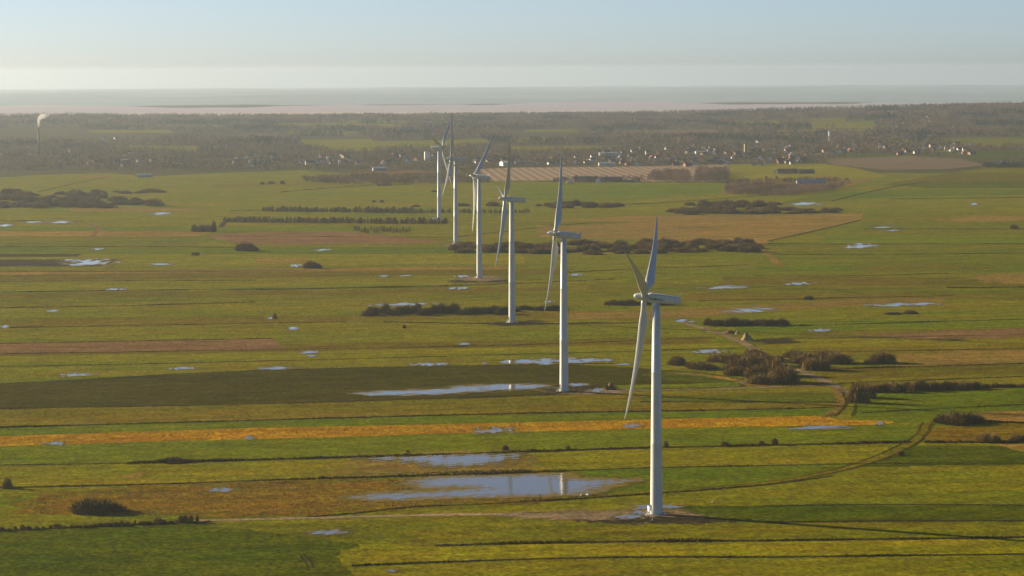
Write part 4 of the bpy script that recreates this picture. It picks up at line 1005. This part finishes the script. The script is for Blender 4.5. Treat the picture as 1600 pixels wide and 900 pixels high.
for u, v, k, a, s in [(405, 252, 4, 75, 1), (424, 249, 4, 80, 1.2), (440, 250, 0, 60, .8), (470, 256, 0, 88, .9), (483, 257, 0, 5, 1.2), (497, 255, 0, 84, .9), (503, 253, 0, 8, 1), (514, 254, 4, 80, 1.1), (540, 256, 3, 70, 1), (543, 252, 0, 85, 1), (560, 257, 0, 5, .9),
                      (566, 257, 0, 86, .9), (609, 251, 3, 80, 1), (614, 254, 4, 85, .8), (624, 250, 3, 75, .8), (637, 253, 0, 70, 1.1), (655, 252, 0, 85, .6), (697, 251, 3, 70, 1), (745, 254, 4, 70, 1.2), (775, 255, 3, 75, 1.3), (820, 258, 2, 70, 1), (840, 257, 0, 80, .8),
                      (860, 257, 0, 20, .9), (868, 255, 0, 75, .8), (920, 252, 0, 40, .7), (965, 250, 0, 75, .9), (975, 250, 0, 80, .8), (986, 250, 4, 75, 1.1), (990, 256, 3, 70, 1), (997, 259, 4, 70, 1), (1008, 250, 3, 75, 1), (1016, 244, 2, 60, .9), (1041, 250, 0, 75, .8),
                      (1053, 248, 4, 80, 1.1), (1063, 252, 0, 65, .7), (1074, 260, 2, 20, 1.1), (1082, 255, 4, 75, .9), (1088, 256, 0, 75, .9), (1103, 254, 3, 75, 1), (1120, 251, 0, 80, .9), (1126, 251, 4, 75, .9), (1133, 253, 0, 72, 1.1), (1138, 255, 0, 75, .8), (1142, 254, 2, 70, .8),
                      (1180, 251, 3, 80, 1), (1190, 250, 1, 60, 1.3), (1204, 251, 0, 70, 1.3), (1195, 257, 4, 75, .8), (1210, 234, 0, 60, .9), (1222, 228, 4, 70, .9), (1230, 230, 0, 75, .8), (1211, 240, 4, 70, .8), (1235, 247, 3, 70, 1), (1248, 251, 4, 80, 1.3), (1253, 251, 0, 82, 1.2),
                      (1259, 234, 0, 70, 1), (1260, 243, 2, 40, .9), (1294, 240, 0, 80, .9), (1303, 242, 0, 70, 1), (1310, 239, 0, 75, .8), (1334, 228, 0, 70, 1.2), (1342, 236, 4, 75, 1), (1374, 226, 4, 70, .8), (1418, 238, 2, 20, .9), (1445, 233, 4, 70, 1.1), (1458, 235, 2, 50, 1),
                      (1467, 234, 4, 70, 1), (1482, 236, 0, 75, .8), (1488, 230, 0, 70, 1), (1498, 235, 4, 75, 1), (1508, 236, 4, 10, 1), (1100, 233, 4, 65, 1), (1085, 230, 0, 70, .8), (1076, 232, 0, 60, .9), (1140, 230, 4, 75, .9), (1148, 231, 4, 75, 1), (1185, 223, 0, 60, 1), (1185, 230, 0, 70, .7),
                      (1082, 239, 0, 60, 1), (1110, 238, 1, 20, 1), (955, 233, 0, 10, .8), (970, 233, 0, 70, .7), (990, 238, 0, 15, 1), (1000, 236, 0, 75, .7), (1452, 196, 0, 40, 1.6), (1345, 191, 4, 40, 1.3), (1245, 176, 0, 40, 1.4), (1535, 188, 2, 10, 1.6), (1390, 200, 0, 60, .9),
                      (163, 219, 0, 60, 1.2), (182, 218, 0, 40, 1), (48, 242, 4, 60, .8), (58, 243, 0, 30, .8), (205, 240, 0, 10, 1), (150, 256, 0, 10, 1), (1025, 200, 2, 40, 1), (668, 193, 0, 10, 1.6), (715, 194, 2, 20, 1.4), (1273, 190, 0, 50, .9), (1330, 205, 0, 70, .7)]:
    house_px(u, v, k, RZ(a) + random.uniform(-.25, .25), s * .9)
hr = random.Random(21)
for lo, hi, y0, y1, n in ((380, 700, 242, 257, 26), (700, 930, 246, 258, 22), (930, 1270, 228, 259, 78), (1270, 1520, 224, 243, 34), (160, 400, 244, 262, 26), (-10, 160, 236, 262, 12)):
    for _ in range(n): house_px(hr.uniform(lo, hi), hr.uniform(y0, y1), hr.choice([1, 1, 2, 2, 2, 2, 3, 3, 4]), RZ(hr.choice([10, 70, 95, 40]) + hr.uniform(-12, 12)), hr.uniform(.7, 1.05))

def barn(px, L, W_, wall, rise, label, rz, wm='render_white', rm='sheet_roof', cat='barn', name='barn', windows=True):
    x, y = pg(*px); ms = house_mesh(L, W_, wall, rise, .5)
    for m_, mt in zip(ms, (wm, rm, 'red_brick', 'dark_metal')): m_.materials.append(M[mt])
    t = thing(name, label, cat, x, y, RZ(rz))
    wl = link('wall', ms[0], None, t); link('roof', ms[1], None, t)
    if windows: tag(link('window', ms[3], None, wl), kind='stuff')
    for q in np.linspace(-L / 2, L / 2, max(2, int(L / 8))): HOUSE_SPOTS.append((x + q * math.cos(RZ(rz)), y + q * math.sin(RZ(rz)), 9))
barn((948, 259), 27, 12, 5.0, .8, 'long white hall with a flat grey roof above the striped field', 3)
barn((789, 259), 13, 30, 5.5, 2.5, 'white gabled hall at the edge of the striped field', 12)
barn((818, 256), 30, 14, 4, 1.2, 'long low grey shed beside the white gabled hall', 4, 'sheet_roof', 'tile_dark')
barn((950, 243), 34, 12, 5, 1.0, 'bright white low works building in the middle of the town', 8)
barn((1097, 240), 26, 10, 4, 1.0, 'bright white low building below the brick tower', 6)
barn((1128, 235), 16, 10, 4, 2.0, 'pinkish brick low building near the tower', 6, 'cream', 'tile_red')
barn((592, 267), 20, 14, 4.5, 2.0, 'pale grey shed at the front edge of the town', 8, 'sheet_roof', 'sheet_roof')
barn((226, 277), 22, 10, 3.5, 2.0, 'long pale shed where the meadow meets the woods', 4, 'sheet_roof', 'sheet_roof')
barn((190, 254), 24, 14, 4, 2, 'bluish roofed shed among the bare woods under the chimney', 5, 'sheet_roof', 'sheet_roof')
barn((376, 251), 22, 12, 4, 2, 'grey shed among the trees at the edge of the town', 6, 'sheet_roof', 'sheet_roof')
barn((345, 231), 30, 12, 4, 2, 'long white stable on the rise behind the town', 5, 'render_white', 'tile_dark')
barn((915, 284), 34, 12, 3.5, 4, 'dark roofed farm barn below the striped field', 4, 'red_brick', 'tile_dark')
barn((955, 284), 30, 12, 3.2, 3.6, 'second dark roofed farm barn beside the white gable', 6, 'red_brick', 'tile_dark')
barn((935, 285.5), 8, 7, 3.5, 4, 'small farmhouse with a white gable between the dark barns', 78, 'render_white', 'tile_dark', 'house', 'farmhouse')
barn((995, 284), 10, 7, 3, 3.2, 'small yellow farm cottage at the end of the dark barns', 75, 'cream', 'tile_dark', 'house', 'farmhouse')
barn((980, 283.5), 20, 9, 2.6, 1.0, 'low grey sheet shed at the dark farm', 3, 'sheet_roof', 'sheet_roof')
barn((890, 286), 9, 6, 2.4, 1.0, 'low cream shed in front of the dark farm', 3, 'cream', 'sheet_roof')
barn((1230, 271), 30, 11, 3.0, 4, 'long red roofed barn on the yellow field', 5, 'red_brick', 'tile_red')
barn((1260, 271), 24, 9, 3, 3, 'shorter red roofed barn on the yellow field', 5, 'red_brick', 'tile_red')
barn((1214, 271), 9, 7, 3, 3, 'little white gabled house at the red roofed barns', 75, 'render_white', 'tile_red', 'house', 'farmhouse')
barn((1267, 287), 40, 12, 2.6, 3.2, 'long bluish grey roofed barn behind the brown plantation', 3, 'sheet_roof', 'sheet_roof')
barn((1566, 257), 14, 9, 4, 4, 'lone white farmhouse ringed by dark trees past the soil field', 70, 'render_white', 'tile_red', 'house', 'farmhouse')
# tower blocks, chimney, silo
def block(px, label, name, cat, W_, hgt, mat, roofed=None, cyl=False):
    x, y = pg(*px); t = thing(name, label, cat, x, y, .15)
    mb = MB(); n = 20
    if cyl:
        mb.loft([[(r * math.cos(2 * math.pi * i / n), r * math.sin(2 * math.pi * i / n), z) for i in range(n)] for z, r in ((-.3, W_ / 2), (hgt, W_ / 2))]); mb.build('shell', M[mat], t, False)
        mb = MB(); mb.loft([[(r * math.cos(2 * math.pi * i / n), r * math.sin(2 * math.pi * i / n), z) for i in range(n)] for z, r in ((hgt, W_ / 2 + .15), (hgt + .4, W_ / 2 + .15), (hgt + 1.4, .4))]); mb.build('roof', M['sheet_roof'], t)
    else:
        mb.box(-W_ / 2, W_ / 2, -W_ / 2, W_ / 2, -.3, hgt); w = mb.build('wall', M[mat], t)
        mb = MB(); mb.box(-W_ / 2 - .2, W_ / 2 + .2, -W_ / 2 - .2, W_ / 2 + .2, hgt, hgt + .5)
        mb.add([(-W_ / 2, -W_ / 2, hgt + .5), (W_ / 2, -W_ / 2, hgt + .5), (W_ / 2, W_ / 2, hgt + .5), (-W_ / 2, W_ / 2, hgt + .5), (0, 0, hgt + (roofed or 1.0))], [(0, 1, 4), (1, 2, 4), (2, 3, 4), (3, 0, 4)])
        mb.build('roof', M['tile_dark'], t)
        for z in np.arange(2.5, hgt - 1.5, 3.2):
            for q in np.linspace(-W_ / 2 + 1.4, W_ / 2 - 1.4, max(1, int(W_ / 3))):
                wb = MB(); wb.box(q - .5, q + .5, -W_ / 2 - .03, -W_ / 2 + .05, z, z + 1.4); wb.build('window', M['dark_metal'], w)
    HOUSE_SPOTS.append((x, y, 10))
block((667, 251), 'tall white block rising over the town trees', 'tower_block', 'building', 8.5, 16, 'render_white')
block((1165, 241), 'slender orange brick tower rising from the town', 'brick_tower', 'tower', 5, 19, 'yellow_brick', 3)
block((513, 253), 'pale square grain store in the town', 'grain_store', 'building', 6, 10, 'render_white')
block((531, 258), 'slim white tower house at the front of the town', 'tower_house', 'building', 3.5, 9, 'render_white', 2)
block((1296, 220), 'tall pale silo standing above the town', 'silo', 'silo', 5.5, 21, 'render_white', cyl=True)
cx_, cy_ = pg(61, 246)
ch = thing('factory_chimney', 'tall slim dark factory chimney giving off white smoke', 'chimney', cx_, cy_)
mb = MB(); n = 20; CS = math.hypot(cx_, cy_) / F; CH = 46 * CS
mb.loft([[(r * math.cos(2 * math.pi * i / n), r * math.sin(2 * math.pi * i / n), z) for i in range(n)] for z, r in ((-.3, 1.9), (CH * .5, 1.6), (CH, 1.5))]); mb.build('shaft', M['chimney'], ch, True)
for z in (CH - .9, CH * .8, CH * .6):
    mb = MB(); mb.loft([[(r * math.cos(2 * math.pi * i / n), r * math.sin(2 * math.pi * i / n), z + q) for i in range(n)] for q, r in ((0, 1.85), (.5, 1.85))]); mb.build('ring_band', M['chimney'], ch)

# smoke: one closed lumpy plume filled with vapour
def smoke():
    pts = [(0, 0, 0, .9), (0, 0, 3, 1.6), (.1, 0, 7, 2.3), (.3, 0, 11, 2.8), (1.2, 0, 15, 3.4), (3.5, 0, 18.5, 4.4), (7, .5, 20.5, 5.2), (11, 1, 21.5, 5.0), (14, 1, 22, 3.4), (17, 1.2, 22.5, 2.0), (20, 1.4, 23, .6)]
    P = np.array(pts); s = np.linspace(0, len(P) - 1, 70)
    C = np.stack([np.interp(s, np.arange(len(P)), P[:, i]) for i in range(4)], -1)
    T_ = np.gradient(C[:, :3], axis=0); T_ /= np.linalg.norm(T_, axis=1)[:, None]
    rings = []
    for c, t_ in zip(C, T_):
        t_ = Vector(t_); v = Vector((0, 1, 0)); u = t_.cross(v).normalized(); v = u.cross(t_)
        ring = []
        for i in range(28):
            a = 2 * math.pi * i / 28; q = Vector(c[:3]) + (u * math.cos(a) + v * math.sin(a)) * c[3]
            f = 1 + .16 * float(N1((q.x + q.y) / 7, q.z / 6)) + .10 * float(N2((q.x - q.y) / 3, q.z / 3)) if c[2] > .5 else 1
            ring.append(Vector(c[:3]) + (u * math.cos(a) + v * math.sin(a)) * c[3] * max(.4, f))
        rings.append(ring)
    mb = MB(); mb.loft(rings)
    m = bpy.data.materials.new('white_vapour'); m.use_nodes = True; t = m.node_tree
    t.nodes.remove(t.nodes['Principled BSDF'])
    pv = nd(t, 'ShaderNodeVolumePrincipled'); pv.inputs['Color'].default_value = (.97, .95, .94, 1); pv.inputs['Density'].default_value = .16
    t.links.new(pv.outputs[0], t.nodes['Material Output'].inputs['Volume'])
    sm_ = mesh('smoke', mb.v, mb.f, True)
    bm = bmesh.new(); bm.from_mesh(sm_); bmesh.ops.recalc_face_normals(bm, faces=bm.faces); bm.to_mesh(sm_); bm.free()
    o = link('smoke', sm_, m)
    o.location = (cx_, cy_, float(gz(cx_, cy_)) + CH + .3); o.scale = (CS / 1.24,) * 3
    tag(o, 'white smoke plume curling from the dark factory chimney', 'smoke', kind='stuff')
smoke()

# -- plant the woods
HS = np.array(HOUSE_SPOTS)
def plant(r0, r1, area, seed):
    r = np.random.default_rng(seed); amax = .205
    n = int(.5 * 2 * amax * (r1 * r1 - r0 * r0) / area)
    rr = np.sqrt(r.uniform(r0 * r0, r1 * r1, n)); a = r.uniform(-amax, amax, n)
    X, Y = rr * np.sin(a), rr * np.cos(a)
    u, v = to_px(X, Y, -(X * X + Y * Y) / (2 * RE))
    keep = np.ones(n, bool)
    for P in OPEN: keep &= ~in_poly(P, u, v)
    return X[keep], Y[keep], u[keep], v[keep]
def clear_houses(X, Y, front=26):
    keep = np.ones(len(X), bool)
    for hx, hy, w in HS:
        d = math.hypot(hx, hy); fx, fy = hx / d, hy / d
        al = (X - hx) * fx + (Y - hy) * fy; ac = (X - hx) * fy - (Y - hy) * fx
        keep &= ~((np.abs(ac) < w * .8) & (al > -front) & (al < 7))
        keep &= ~((np.abs(ac + 14) < 10) & (np.abs(al) < 8))        # low sun reaches the gable
    return keep
def woods(name, X, Y, hmin, hmax, wr, k, size, mat, label, conifer=False):
    h = rng.uniform(hmin, hmax, len(X)); V, t = crowns(X, Y, h, h * rng.uniform(*wr, len(X)), k, size * np.ones(len(X)), conifer)
    tag(link(name, tri_mesh(name, V, t), M[mat]), label, 'woods', kind='stuff')
X, Y, u, v = plant(4380, 6500, 210, 1)
k = (v < 268 - 6 * (u < 0)) & (N1(X / 130, Y / 260) + .5 * N2(X / 40, Y / 60) > np.where((u > 380) & (u < 1520), -.15, -.9)); k &= clear_houses(X, Y)
edge = np.interp(u, [-100, 0, 170, 200, 280, 400, 440, 700, 790, 900, 1140, 1290, 1300, 1540, 1700], [285, 280, 272, 277, 276, 271, 270, 270, 270, 262, 260, 258, 248, 246, 258])
k &= v < edge
X, Y, u, v = X[k], Y[k], u[k], v[k]
con = N3(X / 170, Y / 260) > .95
woods('town_woods', X[~con], Y[~con], 5, 11, (.8, 1.15), 34, 1.5, 'far_twig', 'bare brown woods wrapped around the far town')
woods('conifer_woods', X[con], Y[con], 6, 12, (.55, .8), 30, 1.5, 'needle', 'dark evergreen groves scattered in the far town', True)
X, Y, u, v = plant(6300, 10500, 330, 2)
k = N2(X / 330, Y / 700) + .5 * N1(X / 90, Y / 150) > -.75
X, Y = X[k], Y[k]
con = N3(X / 420, Y / 700) > .55
woods('ridge_woods', X[~con], Y[~con], 8, 15, (1.0, 1.5), 22, 2.9, 'far_twig', 'hazy bare woods covering the low ridge behind the town')
woods('ridge_conifer_woods', X[con], Y[con], 9, 16, (.9, 1.3), 22, 2.9, 'needle', 'hazy dark conifer plantations on the low ridge', True)
def copse(name, px, area, hmin, hmax, mat, label, k=44, size=1.1, wr=(.8, 1.1)):
    P = np.array(px, float); W_ = np.array([pg(*q) for q in px]); lo, hi = W_.min(0), W_.max(0)
    n = int((hi - lo).prod() / area); X, Y = rng.uniform(lo[0], hi[0], n), rng.uniform(lo[1], hi[1], n)
    u, v = to_px(X, Y, -(X * X + Y * Y) / (2 * RE)); q = in_poly(P, u, v)
    woods(name, X[q], Y[q], hmin, hmax, wr, k, size, mat, label)
copse('copse_woods', [(1012, 284), (1020, 276), (1045, 273), (1075, 274), (1078, 285)], 40, 9, 13, 'far_twig', 'rounded brown copse on the striped field')
copse('copse_woods', [(1088, 286), (1088, 270), (1136, 270), (1136, 286)], 40, 9, 13, 'far_twig', 'square brown copse beside the rounded copse')
copse('plantation_woods', [(1134, 305), (1134, 293), (1230, 292), (1290, 294), (1330, 288), (1295, 300), (1230, 306)], 22, 6, 8, 'far_twig', 'rectangular brown plantation with straight sides', 40, .8)
copse('hedge_woods', [(1134, 288), (1300, 285), (1335, 281), (1300, 281), (1134, 285)], 60, 4, 7, 'far_twig', 'brown hedge of trees above the rectangular plantation')
copse('farm_woods', [(865, 286), (1005, 285), (1005, 280), (865, 281)], 95, 4, 8, 'far_twig', 'bare trees around the dark roofed farm')
copse('hedge_woods', [(470, 280), (560, 275), (745, 276), (770, 286), (560, 288), (480, 286)], 60, 4, 7, 'far_twig', 'low brown scrub wood below the town')
copse('farm_woods', [(1535, 260), (1600, 258), (1600, 262), (1540, 263)], 60, 5, 9, 'needle', 'dark trees around the lone white farmhouse')
copse('farm_woods', [(1210, 273), (1275, 273), (1275, 270), (1210, 271)], 200, 4, 6, 'far_twig', 'bare trees around the red roofed barns')
for u_, v_ in ((1197, 281), (1214, 281)): tree(u_, v_, 6, 'single round tree on the yellow field by the red barns', 'single trees on the yellow field', 2.2)

# ------------------------------------------------------------------ heaps, stones, posts
def heap(px, wpx, hpx, mat, label, cat, name, dz=LV * 4):
    x, y = pg(*px); s = math.hypot(x, y) / F; w, h = wpx * s, hpx * s; r = random.Random(int(px[0])); nz = make_noise(int(px[0]))
    lumps = [(0, 0, 1.0, .42)] + [(r.uniform(-.38, .38), r.uniform(-.2, .2), r.uniform(.35, .7), r.uniform(.16, .28)) for _ in range(4)]
    n, vs_, fs = 23, [], []
    for i in range(n):
        for j in range(n):
            u, v = i / (n - 1) - .5, j / (n - 1) - .5
            z = max(max(0, k * (1 - math.hypot(u - a, (v - b)) / q)) for a, b, k, q in lumps)
            z = z * (1 + .22 * float(nz(u * 5, v * 5))) - (.06 if z <= 0 else 0)
            vs_.append((u * w * 1.1, v * w * 1.1, z * h))
    fs = [(i * n + j, (i + 1) * n + j, (i + 1) * n + j + 1, i * n + j + 1) for i in range(n - 1) for j in range(n - 1)]
    o = link(name, mesh(name, vs_, fs, True), M[mat]); o.location = (x, y, float(gz(x, y)) + dz)
    tag(o, label, cat)
heap((1166, 531), 20, 12, 'heap_sand', 'pale sand heap tipped beside the sandy road', 'heap', 'sand_heap')
heap((1152, 522), 9, 6, 'heap_sand', 'small pale sand heap behind the tipped sand heap', 'heap', 'sand_heap')
heap((1140, 521), 26, 6, 'heap_soil', 'long low dark spoil bank beside the sandy road', 'heap', 'spoil_heap')
heap((954, 609), 20, 11, 'heap_soil', 'brown spoil heap on the gravel pad of the turbine by the flood', 'heap', 'spoil_heap')
patch('muddy_ground', [(1170, 532), (1230, 528), (1250, 536), (1200, 538)], 'mud', 3, cell=.8, seed=71)
heap((920, 774), 9, 3.2, 'stone', 'flat pale boulder on the pond bank', 'boulder', 'boulder', .2); heap((909, 774.5), 6, 3, 'stone', 'smaller pale boulder on the pond bank', 'boulder', 'boulder', .2)
heap((1114, 785), 5, 1.6, 'stone', 'lone pale stone lying on the green meadow', 'boulder', 'boulder')
heap((1019.5, 813.5), 3.5, 2.4, 'stone', 'small pale stone on the mud before the lettered turbine', 'boulder', 'boulder')
def post(px, hgt, label):
    x, y = pg(*px); t = thing('fence_post', label, 'post', x, y, 0, dz=LV * 5)
    mb = MB(); mb.tube((0, 0, -.5), (.08, 0, hgt), .16, .12, 8); mb.build('shaft', M['bark'], t)
    mb = MB(); mb.tube((-.5, 0, hgt * .8), (.5, .1, hgt * .9), .10, .08, 6); mb.build('crossbar', M['bark'], t)
post((844, 778.5), 1.3, 'dark wooden post standing at the pond edge')
post((825, 778), .8, 'thin low stake at the pond edge')

# ------------------------------------------------------------------ haze: one closed box of pale air
mb = MB(); mb.box(-52000, 52000, -3000, 55500, -430, 185)
hm = bpy.data.materials.new('pale_air'); hm.use_nodes = True
t = hm.node_tree; t.nodes.remove(t.nodes['Principled BSDF'])
pv = nd(t, 'ShaderNodeVolumePrincipled')
pv.inputs['Color'].default_value = (*HAZE_COLOR, 1); pv.inputs['Density'].default_value = HAZE_DENSITY
pv.inputs['Anisotropy'].default_value = 0.76
t.links.new(pv.outputs[0], t.nodes['Material Output'].inputs['Volume'])
hz = mb.build('haze', hm)
tag(hz, 'pale blue haze lying over the whole plain', 'haze', kind='stuff')
